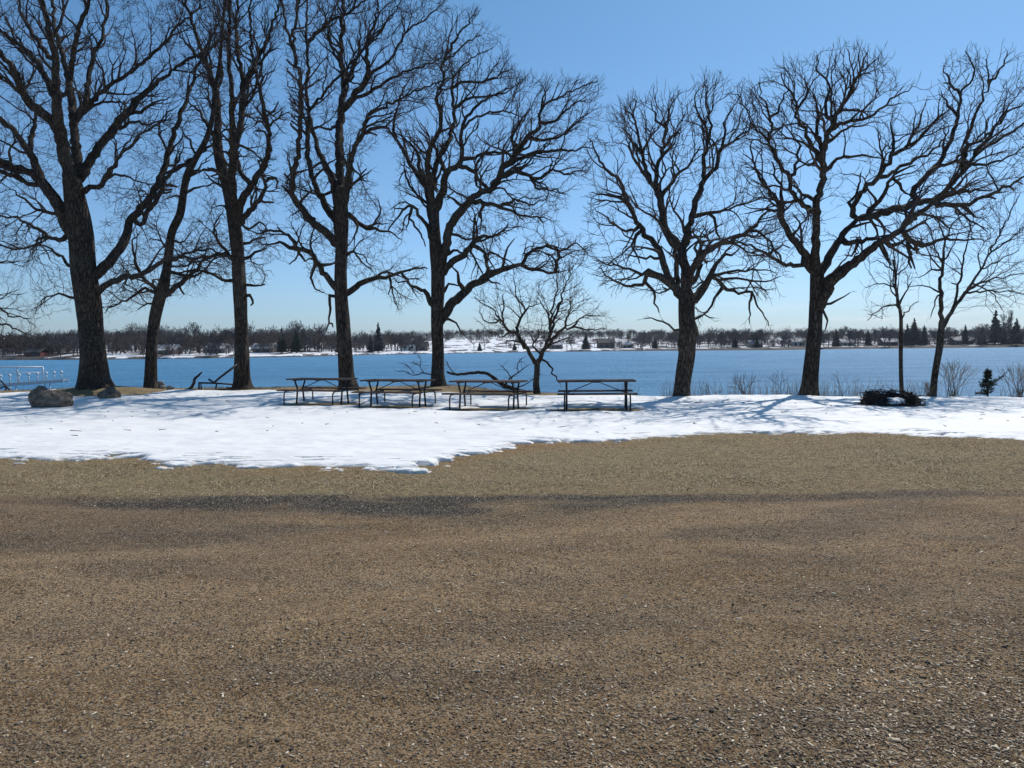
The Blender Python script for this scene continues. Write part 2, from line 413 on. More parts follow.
brown = (1 - smooth((bd - Y - 0.1) / 1.1)) * (Y < 16) * np.clip(0.55 + 1.2 * fbm(X * 0.7, Y * 1.3, 47, 4), 0, 0.9) * (0.45 + 0.55 * np.exp(-((px - 500) / 130) ** 2))
attr(me, 'brown', np.clip(brown, 0, 1))
attr(me, 'wet', np.clip(np.maximum(wet, shore * 0.75), 0, 1)); attr(me, 'turf', np.clip(turf, 0, 1))
tag(add('ground', me, M_GROUND), 'brown dirt and chip parking ground with dry turf before the snow', 'ground', kind='structure')

# the snow sheet: melted edge towards the lot, gone under tables and on the mounds
E_PX = [-600, 0, 45, 110, 138, 150, 200, 290, 360, 405, 425, 440, 470, 500, 530, 620, 690, 720, 745, 880, 940, 1024, 1500]
E_PY = [455, 459, 461, 459, 459.5, 466, 466.5, 471, 472, 473.5, 471, 463, 456, 449.5, 445, 441.5, 437.5, 434, 435.5, 435, 439, 444, 452]
def edge_dist(px):
    py = np.interp(px, E_PX, E_PY)
    hz = 346.7 + (512 - px) * math.tan(-ROLL)
    return CAM_H * F / (py - hz)
TABLES = [(316.0, 406, -20, 'weathered brown picnic table, leftmost of the four on the snow'),
          (394.0, 408, -20, 'brown picnic table in front of the third and fourth big oaks, overlapping its left neighbour'),
          (488.0, 410.5, -20, 'brown picnic table before the fallen branch beside the fourth big oak trunk'),
          (599.5, 411, -4, 'brown picnic table standing square-on alone at the right end of the row')]
TPOS = [on_plane(px_, py_, 0) + Vector((0, 0.75, 0)) for px_, py_, _, _ in TABLES]
ys = np.concatenate([np.linspace(8.6, 14.5, 300), np.linspace(14.54, 36, 280)])
us = np.linspace(-1.35, 1.35, 620)
X, Y = fan(ys, us, 0.0)
px = 512 + F * X / Y
n1 = fbm(X * 1.1, Y * 1.6, 51, 5); n2 = fbm(X * 5, Y * 7, 52, 4)
n3 = fbm(X * 1.6, Y * 9, 53, 4)
rampz = np.exp(-((px - 475) / 60) ** 2) + 0.5 * np.exp(-((px - 140) / 60) ** 2) + 0.4 * np.exp(-((px - 740) / 60) ** 2)
m = (Y - edge_dist(px)) - 0.05 + 0.24 * n1 + 0.2 * n2 + (0.16 + 1.1 * rampz) * n3 + 0.1 * fbm(X * 14, Y * 18, 54, 2)
isl = (fbm(X * 2.2, Y * 5, 57, 4) - 0.34 - 0.9 * np.abs(Y - edge_dist(px) + 0.15)) * 0.5
m = np.maximum(m, np.where(isl > 0, isl, m))
m = np.where((fbm(X * 1.7, Y * 8, 58, 4) > 0.36) & (m < 0.75) & (m > 0), -0.03, m)
far_lim = crest(X) - np.interp(X, [-60, -12, -4, -0.5, 1.7, 3.6, 60], [1.5, 2.6, 3.6, 3.0, 1.7, 0.25, 0.1])
m = np.minimum(m, (far_lim - Y) + 0.5 * n1 + 0.2 * n2)
for cx, cy, rx, ry in ((-15.9, 28.9, 2.3, 2.1), (-3.0, 29.0, 1.4, 1.5), (-10.8, 31.0, 2.6, 1.1)):
    m = np.minimum(m, (np.sqrt(((X - cx) / rx) ** 2 + ((Y - cy) / ry) ** 2) - 1) * ry + 0.35 * n1 + 0.15 * n2)
for t in TPOS:
    m = np.minimum(m, (np.sqrt(((X - t.x) / 1.25) ** 2 + ((Y - t.y + 0.35) / 0.6) ** 2) - 1) * 0.6 + 0.14 * n1 + 0.10 * n2)
# thin melt streaks at the right edge
st = np.abs(Y - (13.55 + 0.05 * (X - 8) + 0.2 * n1)) - 0.05 + 0.12 * n2
m = np.where((X > 6.5), np.minimum(m, st + 0.05 + 0.12 * n1), m)
th = np.where(m > 0, 0.05 * (1 - np.exp(-m / 0.16)), m * 0.8)
th = np.maximum(th, -0.12)
Z = gz(X, Y) + near.max() * 0 + th + np.where(m > 0.1, 1, 0) * 0.0
Z = Z - smooth(m / 0.4) * 0.008 * smooth((fbm(X * 3.2, Y * 2.6, 65, 2) - 0.28) * 9) + smooth(m / 0.6) * (0.05 * fbm(X * 0.9, Y * 1.1, 61, 4) + 0.009 * fbm(X * 4, Y * 5, 62, 3) + 0.01)
Z = Z - 0.0
me = grid_mesh('snow', X, Y, Z); attr(me, 'thin', np.clip(0.85 * (1 - m / 0.11), 0, 0.85))
tag(add('snow', me, M_SNOW), 'white sheet of melting snow between the dirt lot and the lake bank', 'snow', kind='stuff')

# lake
me = mesh_np('lake', [(-900, 29, -1.5), (900, 29, -1.5), (900, 560, -1.5), (-900, 560, -1.5)], [(0, 1, 2, 3)])
tag(add('lake_water', me, M_WATER), 'blue rippled lake reaching to the far shore', 'lake', kind='structure')

# far shore terrain
SH_PX = [-500, 0, 100, 200, 300, 365, 440, 575, 660, 775, 880, 970, 1024, 1500]
SH_D = [290, 297, 275, 280, 300, 349, 380, 425, 420, 385, 410, 405, 400, 380]
def shore_d(px): return np.interp(px, SH_PX, SH_D)
def fz(x, y):
    px = 512 + F * x / y
    s = y - shore_d(px) + 3 * fbm(x * 0.03, y * 0.03, 71)
    mid = np.exp(-((px - 520) / 130) ** 2)
    z = -2.2 + 1.6 * smooth((s + 3) / 7) + 2.0 * smooth(s / 60) + 3.0 * smooth((s - 40) / 160) + (4.0 + 3.2 * mid) * smooth((s - 110) / 260)
    return z + 1.2 * fbm(x * 0.012, y * 0.02, 72) * smooth((s - 5) / 60)
ys = np.concatenate([np.linspace(240, 520, 260), np.geomspace(522, 6000, 60)])
us = np.linspace(-1.3, 1.3, 420)
X, Y = fan(ys, us, 0)
Z = fz(X, Y)
me = grid_mesh('far_shore', X, Y, Z)
pxg = 512 + F * X / Y
snowy = np.interp(pxg, [0, 90, 120, 260, 300, 420, 600, 640, 1024], [-0.1, -0.06, 0.02, 0.05, 0.03, 0.05, 0.04, -0.01, -0.03])
sS = Y - shore_d(pxg)
snowy = np.where((pxg > 670) & (sS < 9), -0.3, snowy)
snowy = np.where(Z < -1.2, -0.3, snowy)
attr(me, 'snowy', snowy)
tag(add('far_shore_terrain', me, M_FAR), 'far lake shore with patchy snow and low hills', 'shore', kind='structure')

# ---------------------------------------------------------------- bare trees
def frustums(p0, p1, ra, rb, sides):
    """one open tapered tube per segment, all at once"""
    d = p1 - p0; ln = np.linalg.norm(d, axis=1, keepdims=True) + 1e-9; d = d / ln
    ref = np.where(np.abs(d[:, 2:3]) < 0.9, np.array([[0, 0, 1.0]]), np.array([[1.0, 0, 0]]))
    a = np.cross(d, ref); a /= np.linalg.norm(a, axis=1, keepdims=True); b = np.cross(d, a)
    ang = np.arange(sides) * 2 * np.pi / sides
    ring = a[:, None, :] * np.cos(ang)[None, :, None] + b[:, None, :] * np.sin(ang)[None, :, None]
    v0 = p0[:, None, :] + ring * ra[:, None, None]; v1 = p1[:, None, :] + ring * rb[:, None, None]
    v = np.concatenate([v0, v1], 1).reshape(-1, 3)
    n = len(p0); base = (np.arange(n) * 2 * sides)[:, None]
    k = np.arange(sides)
    q = np.stack([base + k, base + (k + 1) % sides, base + sides + (k + 1) % sides, base + sides + k], -1).reshape(-1, 4)
    return v, q

class Acc:
    def __init__(s): s.v = []; s.q = []; s.n = 0
    def put(s, v, q):
        s.v.append(v); s.q.append(q + s.n); s.n += len(v)
    def mesh(s, name, off=(0, 0, 0), sm=True):
        return mesh_np(name, np.concatenate(s.v) - np.array(off), np.concatenate(s.q), smooth_shade=sm)

def tube_np(P, R, sides, seed=0, ridge=0.0, flare=None):
    """one continuous tube through P with radii R; ridged like bark"""
    P = np.asarray(P, float); n = len(P)
    T = np.gradient(P, axis=0); T /= np.linalg.norm(T, axis=1, keepdims=True) + 1e-9
    ref = np.cross(T[0], [0.3, 1, 0.2]); ref /= np.linalg.norm(ref)
    ang = np.arange(sides) * 2 * np.pi / sides
    out = np.zeros((n, sides, 3)); s = 0
    for i in range(n):
        ref = ref - T[i] * ref.dot(T[i]); ref /= np.linalg.norm(ref); b = np.cross(T[i], ref)
        if i: s += np.linalg.norm(P[i] - P[i - 1])
        k = np.ones(sides)
        if ridge:
            k = 1 + ridge * (vnoise(np.cos(ang) * 2.2 + seed * 3.1 + 9, np.sin(ang) * 2.2 + s * 0.9 / max(0.15, 1), seed) - 0.5) * 2 \
                + ridge * 0.55 * (vnoise(np.cos(ang) * 6 + 40, np.sin(ang) * 6 + s * 1.2 + seed, seed + 5) - 0.5) * 2
        if flare is not None: k = k * (1 + flare[i] * (0.5 + 0.5 * np.cos(ang * 4 + seed)) ** 1.5)
        out[i] = P[i] + (ref[None] * np.cos(ang)[:, None] + b[None] * np.sin(ang)[:, None]) * (R[i] * k)[:, None]
    base = np.arange((n - 1) * sides).reshape(n - 1, sides); kk = np.arange(sides)
    q = np.stack([base, (np.arange(n - 1) * sides)[:, None] + (kk + 1) % sides, (np.arange(n - 1) * sides)[:, None] + sides + (kk + 1) % sides, base + sides], -1).reshape(-1, 4)
    v = out.reshape(-1, 3)
    # close the end
    v = np.concatenate([v, P[-1:] + T[-1:] * R[-1] * 0.6]); e = (n - 1) * sides; tip = len(v) - 1
    capq = np.stack([e + kk, e + (kk + 1) % sides, np.full(sides, tip), np.full(sides, tip)], -1)[:, :4]
    return v, q, capq

def in_poly(px, py, poly):
    poly = np.asarray(poly, float); n = len(poly); c = np.zeros(len(px), bool); j = n - 1
    for i in range(n):
        xi, yi = poly[i]; xj, yj = poly[j]
        t = ((yi > py) != (yj > py)) & (px < (xj - xi) * (py - yi) / (yj - yi + 1e-12) + xi)
        c ^= t; j = i
    return c

def parse(s):
    pts = []
    for tok in s.split():
        a = [float(k) for k in tok.split(',')]
        if len(a) < 3: a.append(max(1.6, pts[-1][2] * 0.84) if pts else 3.0)
        pts.append(a)
    return np.array(pts)

def catmull(pts, step_px):
    P = np.vstack([2 * pts[0] - pts[1], pts, 2 * pts[-1] - pts[-2]]); out = []
    for i in range(1, len(P) - 2):
        p0, p1, p2, p3 = P[i - 1], P[i], P[i + 1], P[i + 2]
        k = max(1, int(np.hypot(*(p2 - p1)[:2]) / step_px))
        for t in np.arange(k) / k:
            out.append(0.5 * (2 * p1 + (p2 - p0) * t + (2 * p0 - 5 * p1 + 4 * p2 - p3) * t ** 2 + (3 * p1 - p0 - 3 * p2 + p3) * t ** 3))
    out.append(P[-2]); out = np.array(out)
    return out

HAZE = True
ATT_K = 5.2
def bare_tree(name, label, D, limbs, env, depth, dens, seed, group=None, cat='tree', tip=0.0088, step=0.19, kill=0.29,
              twig_len=0.42, twig_n=2, side_k=0.34, side_len=1.9, gnarl=0.27, upness=0.10, cap_r=0.13, wscale=1.0, dens_k=1.0, jitk=1.0):
    rg = np.random.default_rng(seed)
    ppm = F / D
    pos = []; par = []; rad = []; limb_id = []; pxy = []; traced = []
    chains = []; part = 0
    for li, s in enumerate(limbs):
        child = s.startswith('+'); s = s.lstrip('+ ')
        pts = parse(s)
        cv = catmull(pts, max(3.0, step * 0.8 * ppm))
        if li == 0:
            start = None; dy0 = 0.0; k = 0.0; pid = 0
        else:
            arr = np.array(pxy); d2 = np.hypot(arr[:, 0] - cv[0, 0], arr[:, 1] - cv[0, 1])
            start = int(np.argmin(d2)); dy0 = pos[start][1] - D
            k = rg.uniform(0.15, 0.55) * rg.choice([-1, 1])
            if abs(dy0) > depth * 0.4: k = -abs(k) * np.sign(dy0) if rg.random() < 0.6 else k
            pid = li
            if limb_id[start] != 0: pid = limb_id[start]
        n = len(cv); ids = []
        if li:
            tt = np.linspace(0, 1, n); cv[:, 2] *= 1 - 0.5 * tt ** 1.5
            # gnarl: small sideways kinks along the limb
            sd = np.cumsum(rg.normal(0, 1, (n, 2)), 0); sd -= np.linspace(0, 1, n)[:, None] * sd[-1]
            kk = np.convolve(np.ones(3) / 3, [1]); a_ = np.clip(0.055 * ppm * (1 - cv[:, 2] / 20), 0.2, 2)[:, None]
            jit = rg.normal(0, 1, (n, 2)) * a_ * 0.55 + sd * a_ * 0.22; jit[0] = 0; jit *= jitk
            cv[:, :2] += jit
        cv[:, 2] = np.maximum(cv[:, 2], 0.9)
        ln = np.concatenate([[0], np.cumsum(np.hypot(np.diff(cv[:, 0]), np.diff(cv[:, 1])))]) / ppm
        w1 = rg.uniform(0, 9)
        for i in range(n):
            if li and i == 0:
                continue
            dy = np.clip(dy0 + k * ln[i] + 0.10 * math.sin(ln[i] * 2.1 + w1) * min(1, ln[i]), -depth, depth)
            p = unproj(cv[i, 0], cv[i, 1], D + dy)
            if li:
                g = 0.02 if n > 3 else 0.0
                p = p + Vector(tuple(rg.normal(0, g, 3)))
            pos.append(np.array(p)); pxy.append((cv[i, 0], cv[i, 1]))
            par.append(start if (i == 1 and li) else (len(pos) - 2 if i else -1))
            rad.append(cv[i, 2] * wscale * (0.9 if li else 0.93) * (D + dy) / F / 2); limb_id.append(pid); traced.append(True); ids.append(len(pos) - 1)
        chains.append((pid, start, ids))
    nt_ = len(pos)
    # side branches of middle size along the limbs
    rxy = {}
    polys = [np.array(q_, float) for q_ in env]
    def proj(p):
        v = RM @ (np.array(p) - np.array([0, 0, CAM_H])); return 512 + F * v[0] / v[2], 384 - F * v[1] / v[2]
    def inside(p):
        a_, b_ = proj(p); return any(in_poly(np.array([a_]), np.array([b_]), q_)[0] for q_ in polys)
    cen = np.array(pos)[:, :].mean(0)
    cand = [i for i in range(nt_) if 0.016 < rad[i] < 0.15 and par[i] >= 0]
    rg.shuffle(cand)
    want = int(len(cand) * side_k)
    def sprout(i, r_, l_, lev):
        d0 = np.array(pos[i]) - np.array(pos[par[i]]); d0 /= np.linalg.norm(d0) + 1e-9
        pr = rg.normal(0, 1, 3); pr -= d0 * pr.dot(d0); pr /= np.linalg.norm(pr) + 1e-9
        outw = np.array(pos[i]) - cen; outw /= np.linalg.norm(outw) + 1e-9
        d = d0 * 0.75 + pr * 0.8 + outw * 0.35 + np.array([0, 0, 0.25]); d /= np.linalg.norm(d)
        k = max(2, int(l_ / step)); last = i; made = []
        p = np.array(pos[i])
        for j in range(k):
            d = d + rg.normal(0, 0.24, 3) + 0.05 * outw; d[2] += 0.03; d /= np.linalg.norm(d)
            p = p + d * step
            if not inside(p): break
            pos.append(p.copy()); par.append(last); rad.append(max(0.007, r_ * (1 - 0.75 * (j + 1) / k)))
            limb_id.append(limb_id[i] if limb_id[i] else -1); traced.append(False); pxy.append((0, 0)); last = len(pos) - 1; made.append(last)
        if lev == 0 and len(made) > 4:
            for q_ in rg.choice(made[1:], size=min(3, len(made) - 2), replace=False): sprout(int(q_), r_ * 0.5, l_ * 0.55, 1)
    for i in cand[:want]:
        sprout(i, min(rad[i] * 0.62, 0.058), rg.uniform(0.7, 1.0) * side_len, 0)
    n_tr = nt_; nt_ = len(pos)
    # attraction points inside the crown's outline, spread through its depth
    att = []
    for poly in env:
        poly = np.array(poly, float); lo = poly.min(0); hi = poly.max(0)
        area = 0.5 * abs(np.dot(poly[:, 0], np.roll(poly[:, 1], 1)) - np.dot(poly[:, 1], np.roll(poly[:, 0], 1))) / ppm ** 2
        n = int(ATT_K * dens_k * dens * (hi - lo)[0] * (hi - lo)[1] / ppm ** 2)
        qx = rg.uniform(lo[0], hi[0], n); qy = rg.uniform(lo[1], hi[1], n); ok = in_poly(qx, qy, poly)
        qx = qx[ok]; qy = qy[ok]; cl = fbm(qx / 30 + seed, qy / 30, seed, 3); kp = rg.random(len(qx)) < smooth((cl + 0.42) * 1.9); qx = qx[kp]; qy = qy[kp]; cx = (lo[0] + hi[0]) / 2; hw = (hi[0] - lo[0]) / 2
        gr = 1 + 0.07 * fbm(qx / 14, qy / 14, seed + 3, 2); qx = cx + (qx - cx) * gr; cyy = (lo[1] + hi[1]) / 2; qy = np.where(qy < cyy, cyy + (qy - cyy) * gr, qy)
        fac = np.sqrt(np.clip(1 - ((qx - cx) / hw) ** 2, 0.12, 1)); dy = rg.uniform(-1, 1, len(qx)) * depth * fac
        att.append(unproj_np(qx, qy, D + dy))
    att = np.concatenate(att) if att else np.zeros((0, 3))
    cap = 60000; PA = np.zeros((cap, 3)); PA[:nt_] = np.array(pos); N_ = nt_
    par = list(par); limb_id = list(limb_id)
    R = np.array(rad); src_ok = np.zeros(cap, bool); src_ok[:nt_] = (R < cap_r)
    DIR = np.zeros((cap, 3))
    for i in range(nt_):
        if par[i] >= 0: DIR[i] = PA[i] - PA[par[i]]
    DIR[:nt_] /= np.linalg.norm(DIR[:nt_], axis=1, keepdims=True) + 1e-9
    src = np.where(src_ok[:nt_])[0]
    best = np.full(len(att), 1e9); bi = np.zeros(len(att), int)
    def upd(new):
        nonlocal best, bi
        for c in range(0, len(new), 400):
            nn = new[c:c + 400]
            d = np.linalg.norm(att[:, None, :] - PA[nn][None], axis=2); j = d.argmin(1); dm = d[np.arange(len(att)), j]
            b_ = dm < best; best = np.where(b_, dm, best); bi = np.where(b_, nn[j], bi)
    cnt = np.zeros(cap, int)
    if len(src): upd(src)
    for it in range(70):
        alive = best > kill
        att = att[alive]; best = best[alive]; bi = bi[alive]
        if len(att) == 0: break
        use = best < 4.5
        if not use.any(): break
        vec = att[use] - PA[bi[use]]; vec /= np.linalg.norm(vec, axis=1, keepdims=True) + 1e-9
        acc = np.zeros((N_, 3)); np.add.at(acc, bi[use], vec); c = np.bincount(bi[use], minlength=N_)
        g = np.where((c > 0) & (cnt[:N_] < 3))[0]
        if len(g) == 0: break
        d = acc[g] / c[g][:, None]; d /= np.linalg.norm(d, axis=1, keepdims=True) + 1e-9
        d = d + 0.6 * DIR[g] + rg.normal(0, gnarl, (len(g), 3)); d[:, 2] += upness
        d /= np.linalg.norm(d, axis=1, keepdims=True)
        newp = PA[g] + d * step * rg.uniform(0.75, 1.2, (len(g), 1))
        k = len(g)
        if N_ + k > cap: break
        PA[N_:N_ + k] = newp; DIR[N_:N_ + k] = d; cnt[g] += 1
        par += list(g); limb_id += [limb_id[j] for j in g]
        new = np.arange(N_, N_ + k); N_ += k
        upd(new)
    PA = PA[:N_]; DIR = DIR[:N_]; par = np.array(par)
    acc = np.zeros(N_); nch = np.zeros(N_, int); e = 2.12
    for i in range(N_ - 1, -1, -1):
        if acc[i] == 0: acc[i] = tip ** e
        if par[i] >= 0: acc[par[i]] += acc[i]; nch[par[i]] += 1
    RR = acc ** (1 / e)
    for i in range(N_):
        if i < nt_: RR[i] = R[i]
        else: RR[i] = min(RR[i], RR[par[i]] * 0.86) if RR[par[i]] * 0.86 > 0.004 else 0.0045
    base = Vector(PA[0])
    rt = root(name, base, label, cat, group)
    # trunk and main limbs
    accs = {}
    for ci, (pid, start, ids) in enumerate(chains):
        P = PA[ids]; Rr = RR[ids]
        if start is not None:
            P = np.vstack([PA[start], P]); Rr = np.concatenate([[min(Rr[0] * 1.25, RR[start])], Rr])
            if len(P) > 3: Rr[1] *= 1.1
        else:
            P = np.vstack([P[0] - np.array([0, 0, 0.6]), P]); Rr = np.concatenate([[Rr[0] * 1.15], Rr])
        big = Rr.max()
        if start is None:
            # finer rows for the trunk
            t0 = np.arange(len(P)); t1 = np.linspace(0, len(P) - 1, (len(P) - 1) * 2 + 1)
            P = np.stack([np.interp(t1, t0, P[:, a]) for a in range(3)], 1); Rr = np.interp(t1, t0, Rr)
            hgt = P[:, 2] - base.z; fl = 0.16 * np.exp(-np.maximum(hgt, 0) / 0.25)
            v, q, cq = tube_np(P, Rr, 28, seed, 0.09, fl)
        else:
            v, q, cq = tube_np(P, Rr, 12 if big > 0.08 else 7, seed + ci, 0.12 if big > 0.05 else 0.05)
        A = accs.setdefault(pid, Acc())
        A.put(v, np.concatenate([q, cq[:, :4]]))
    for pid, A in accs.items():
        q = np.concatenate(A.q); v = np.concatenate(A.v) - np.array(base)
        tri = q[q[:, 2] == q[:, 3]][:, :3]; qd = q[q[:, 2] != q[:, 3]]
        add('trunk' if pid == 0 else 'limb', mesh_np('trunk' if pid == 0 else 'limb', v, qd, tri, True), M_BARK, rt)
    # grown branches
    A = Acc(); gi = np.arange(n_tr, N_)
    if len(gi):
        p0 = PA[par[gi]]; p1 = PA[gi] + (PA[gi] - PA[par[gi]]) * 0.06
        ra = np.minimum(RR[par[gi]], RR[gi] * 1.25); rb = RR[gi]
        th = ra > 0.016
        if th.any(): A.put(*frustums(p0[th], p1[th], ra[th], rb[th], 6))
        if (~th).any(): A.put(*frustums(p0[~th], p1[~th], ra[~th], rb[~th], 3))
    # twigs
    CC = PA[:n_tr].mean(0)
    thin = np.where(RR < 0.022)[0]
    tips = thin[nch[thin] == 0]; mids = thin[nch[thin] > 0]
    mids = mids[rg.random(len(mids)) < 0.75]
    st = np.concatenate([np.repeat(tips, twig_n), mids])
    if len(st):
        for gen in range(2):
            if gen == 0: o = PA[st]; dd = DIR[st]; l = twig_len
            d = dd + rg.normal(0, 0.45, (len(o), 3)) + 0.35 * (o - CC) / (np.linalg.norm(o - CC, axis=1, keepdims=True) + 1e-6); d[:, 2] += 0.2; d /= np.linalg.norm(d, axis=1, keepdims=True)
            ln = l * rg.uniform(0.35, 1.1, (len(o), 1))
            m1 = o + d * ln * 0.5; d2 = d + rg.normal(0, 0.3, d.shape); d2 /= np.linalg.norm(d2, axis=1, keepdims=True)
            m2 = m1 + d2 * ln * 0.5
            one = np.ones(len(o)); r_ = tip * (0.75 if gen == 0 else 0.55)
            A.put(*frustums(o, m1, one * r_, one * r_ * 0.8, 3)); A.put(*frustums(m1, m2, one * r_ * 0.8, one * r_ * 0.4, 3))
            sel = rg.random(len(o)) < 0.55
            o, dd, l = m1[sel], d[sel], twig_len * 0.6
    if A.n: add('crown', A.mesh('crown', base, False), M_TWIG, rt)
    return rt

TG = 'big bare oaks along the near bank'
T1 = ["95,386,36 94,374,29 92,340,25 88,300,24 83,260,25 80,230,25 76,205,23 72,182,18",
 "76,205,18 70,175,15 62,145,14 56,115,13 54,90,9 53,60,9 47,30,8 41,0,7 36,-40,5 30,-90,3",
 "77,200,14 78,170,11 77,145,10 74,120,10 70,85,9 66,65,7 57,38,6 53,10,5 50,-30,4 46,-70,3",
 "70,80,5 70,65,6 75,45,5 81,20,5 88,0,4 92,-30,3 98,-70,2",
 "77,118,7 86,98,6 89,78,5 92,57,5 100,37,4 106,16,4 107,0,4 110,-30,3 118,-70,2",
 "79,116,6 105,90,5 125,76,4 148,57,4 166,39,4 186,20,3 200,4,3 215,-15,2",
 "78,118,4 97,105,3 115,102,3 128,106,2",
 "73,235,16 62,212,14 52,195,13 43,183,12 36,163,10 28,148,9 15,130,8 0,120,7 -20,105,5 -50,90,3",
 "43,183,9 30,173,8 20,168,7 0,161,6 -20,155,5 -50,150,3",
 "40,188,6 30,184,5 16,177,5 0,171,5 -25,165,3",
 "62,140,10 50,120,10 30,103,10 20,85,8 9,62,7 0,50,6 -18,25,5 -40,-10,3",
 "55,98,8 50,85,7 39,66,7 25,50,6 10,37,5 0,31,5 -25,18,3",
 "34,104,5 22,96,5 8,82,4 0,75,4 -20,60,3",
 "68,238,5 59,241,5 51,239,4 33,228,4 20,219,3 0,216,3 -20,212,2",
 "70,270,4 66,262,3.5 59,254,3 48,249,3 39,244,2",
 "48,238,4 40,239,3.5 30,247,3 15,251,3 0,245,3 -15,240,2",
 "64,218,4 55,214,4 35,210,3 24,200,3 10,190,2 2,182,2",
 "73,300,3 60,293,2.5 45,298,2 35,312,2",
 "92,278,13 97,273,12 108,262,11 117,253,10 125,240,10 128,228,9 133,218,9 148,201,8.5 160,180,8 166,165,7 170,147,6.5 179,120,6 188,95,5 197,68,4 210,40,3.5 225,10,3 232,-20,2",
 "133,220,5 140,225,5 148,213,5 160,193,5 170,172,5 185,164,5 197,155,5 207,148,4 220,135,3 236,118,2",
 "82,178,10 90,160,9 100,146,9 115,128,9 128,112,8 150,88,6 165,77,4.5 188,60,4 215,45,3 240,20,2.5 258,0,2",
 "80,192,7 90,187,6 100,184,6 110,168,5 121,152,4 128,147,4 142,133,3.5 160,122,3 172,108,2",
 "104,182,3.5 112,176,3 130,178,2.5 150,187,2",
 "128,112,5 140,112,4 155,103,3 170,98,2",
 "118,130,4 135,122,3.5 150,123,3 170,118,2",
 "92,296,9 101,290,8 109,285,7 121,279,6.5 144,273,6 160,265,5 180,258,4 205,262,3 230,250,2",
 "52,60,5 36,38,5 24,18,4 18,0,3 10,-30,2", "50,40,4 60,20,3 62,0,3 66,-30,2", "100,146,4 106,132,3 118,118,3 122,105,2",
 "30,148,5 33,130,5 36,112,4 34,96,3", "70,85,4 62,96,4 50,90,3"]
E1 = [[(-60, -90), (30, -120), (110, -110), (180, -70), (215, -30), (235, 20), (225, 90), (200, 150), (170, 200), (130, 245), (100, 240), (95, 180), (60, 130), (66, 250), (50, 262), (0, 262), (-60, 230), (-90, 80)],
      [(98, 240), (150, 235), (215, 240), (235, 262), (200, 275), (150, 300), (110, 305), (98, 280)], [(28, 270), (72, 262), (75, 310), (38, 322)]]
T2 = ["151,389,15 151,378,13 152,343,11 155,318,12 159,300,12 164,284,11 167,268,9 169,252,9 172,232,8 180,214,8 184,189,7 188,173,7 196,158,6 206,140,5.5 213,115,5 215,90,4 220,60,3.5 222,30,3 225,0,2.5 226,-30,2",
 "160,297,8 166,294,7 179,285,6 195,271,5 203,261,4 216,255,3 230,250,2",
 "158,292,5 152,286,4.5 145,280,4 138,268,4 133,250,3.5 134,237,2.5",
 "158,294,4 145,289,3.5 130,298,3 115,306,2.5 104,313,2",
 "168,262,4 178,258,3 190,252,3 215,250,2.5 235,262,2", "166,270,4 176,272,4 185,276,4 197,274,3 207,272,2.5 222,278,2",
 "172,240,3 180,243,2.5 190,234,2", "184,200,3 176,195,2.5 165,200,2", "186,183,3 195,172,2.5 212,170,2", "184,195,3 195,188,3 210,186,2",
 "170,250,3 160,240,2.5 150,238,2", "196,158,3 190,140,3 180,128,2", "213,115,3 225,105,2", "158,305,3 148,303,2.5 138,310,2"]
E2 = [[(120, 235), (150, 205), (175, 160), (205, 150), (235, 205), (240, 280), (200, 300), (175, 296), (140, 310), (100, 320), (105, 290)], [(195, -30), (245, -30), (235, 100), (200, 110)]]
T3 = ["242,389,22 242,378,17 242,345,14 240,300,14 238,260,14 236,235,14 232,210,12 227,185,11 222,168,11 218,150,10 217,132,9",
 "218,150,8 218,117,8 216,94,7 207,64,6 201,47,5 191,20,4 185,0,4 178,-40,3 172,-75,2",
 "236,228,9 233,190,8.5 232,150,8 232,117,7 231,78,6 229,49,5 229,0,4 230,-40,3 231,-80,2",
 "233,175,7 236,150,7 239,135,7 242,109,7 242,78,6 239,49,5 239,0,4 240,-40,3",
 "242,92,5 248,78,5 255,64,5 267,39,4 277,10,3 282,-25,2",
 "237,228,10 240,205,9 251,185,8 262,168,7 268,150,6.5 267,133,5.5 261,98,4.5 256,68,4 251,39,4 250,0,3 250,-40,2",
 "239,224,7 247,214,6 259,200,6 265,187,5 262,173,4 258,160,3",
 "265,181,4 275,178,4 277,188,3", "250,184,5 242,173,5 237,155,4 235,140,3",
 "234,260,5 224,255,4.5 203,257,4 185,265,3 165,268,2.5", "235,281,4 218,278,3.5 203,271,3 190,270,2", "230,255,4 219,243,3.5 214,228,3 222,212,2",
 "244,260,4 255,253,3.5 267,248,3", "246,284,3.5 258,286,3 265,284,3", "246,294,4 253,299,3.5 251,306,3",
 "224,175,4 212,170,3 200,172,2.5 188,178,2", "226,188,4 214,183,3 205,172,2", "218,140,5 208,125,4 198,110,3 180,95,2", "216,94,4 222,70,3 215,40,2.5 218,10,2",
 "207,64,3 195,55,3 182,40,2.5 172,20,2", "229,49,3 222,30,2.5 215,5,2", "242,109,4 252,95,3 262,60,3 268,20,2", "261,105,3 272,115,2.5 283,108,2", "266,130,3 277,118,2.5 290,112,2",
 "238,220,4 250,228,3 262,222,3 270,232,2", "240,245,4 252,240,3 268,236,2", "232,215,4 224,205,3 214,208,2"]
E3 = [[(165, -80), (290, -80), (292, 20), (270, 90), (292, 120), (272, 150), (280, 195), (262, 240), (275, 260), (262, 290), (248, 275), (200, 285), (165, 280), (180, 240), (205, 205), (205, 150), (185, 100), (165, 40)]]
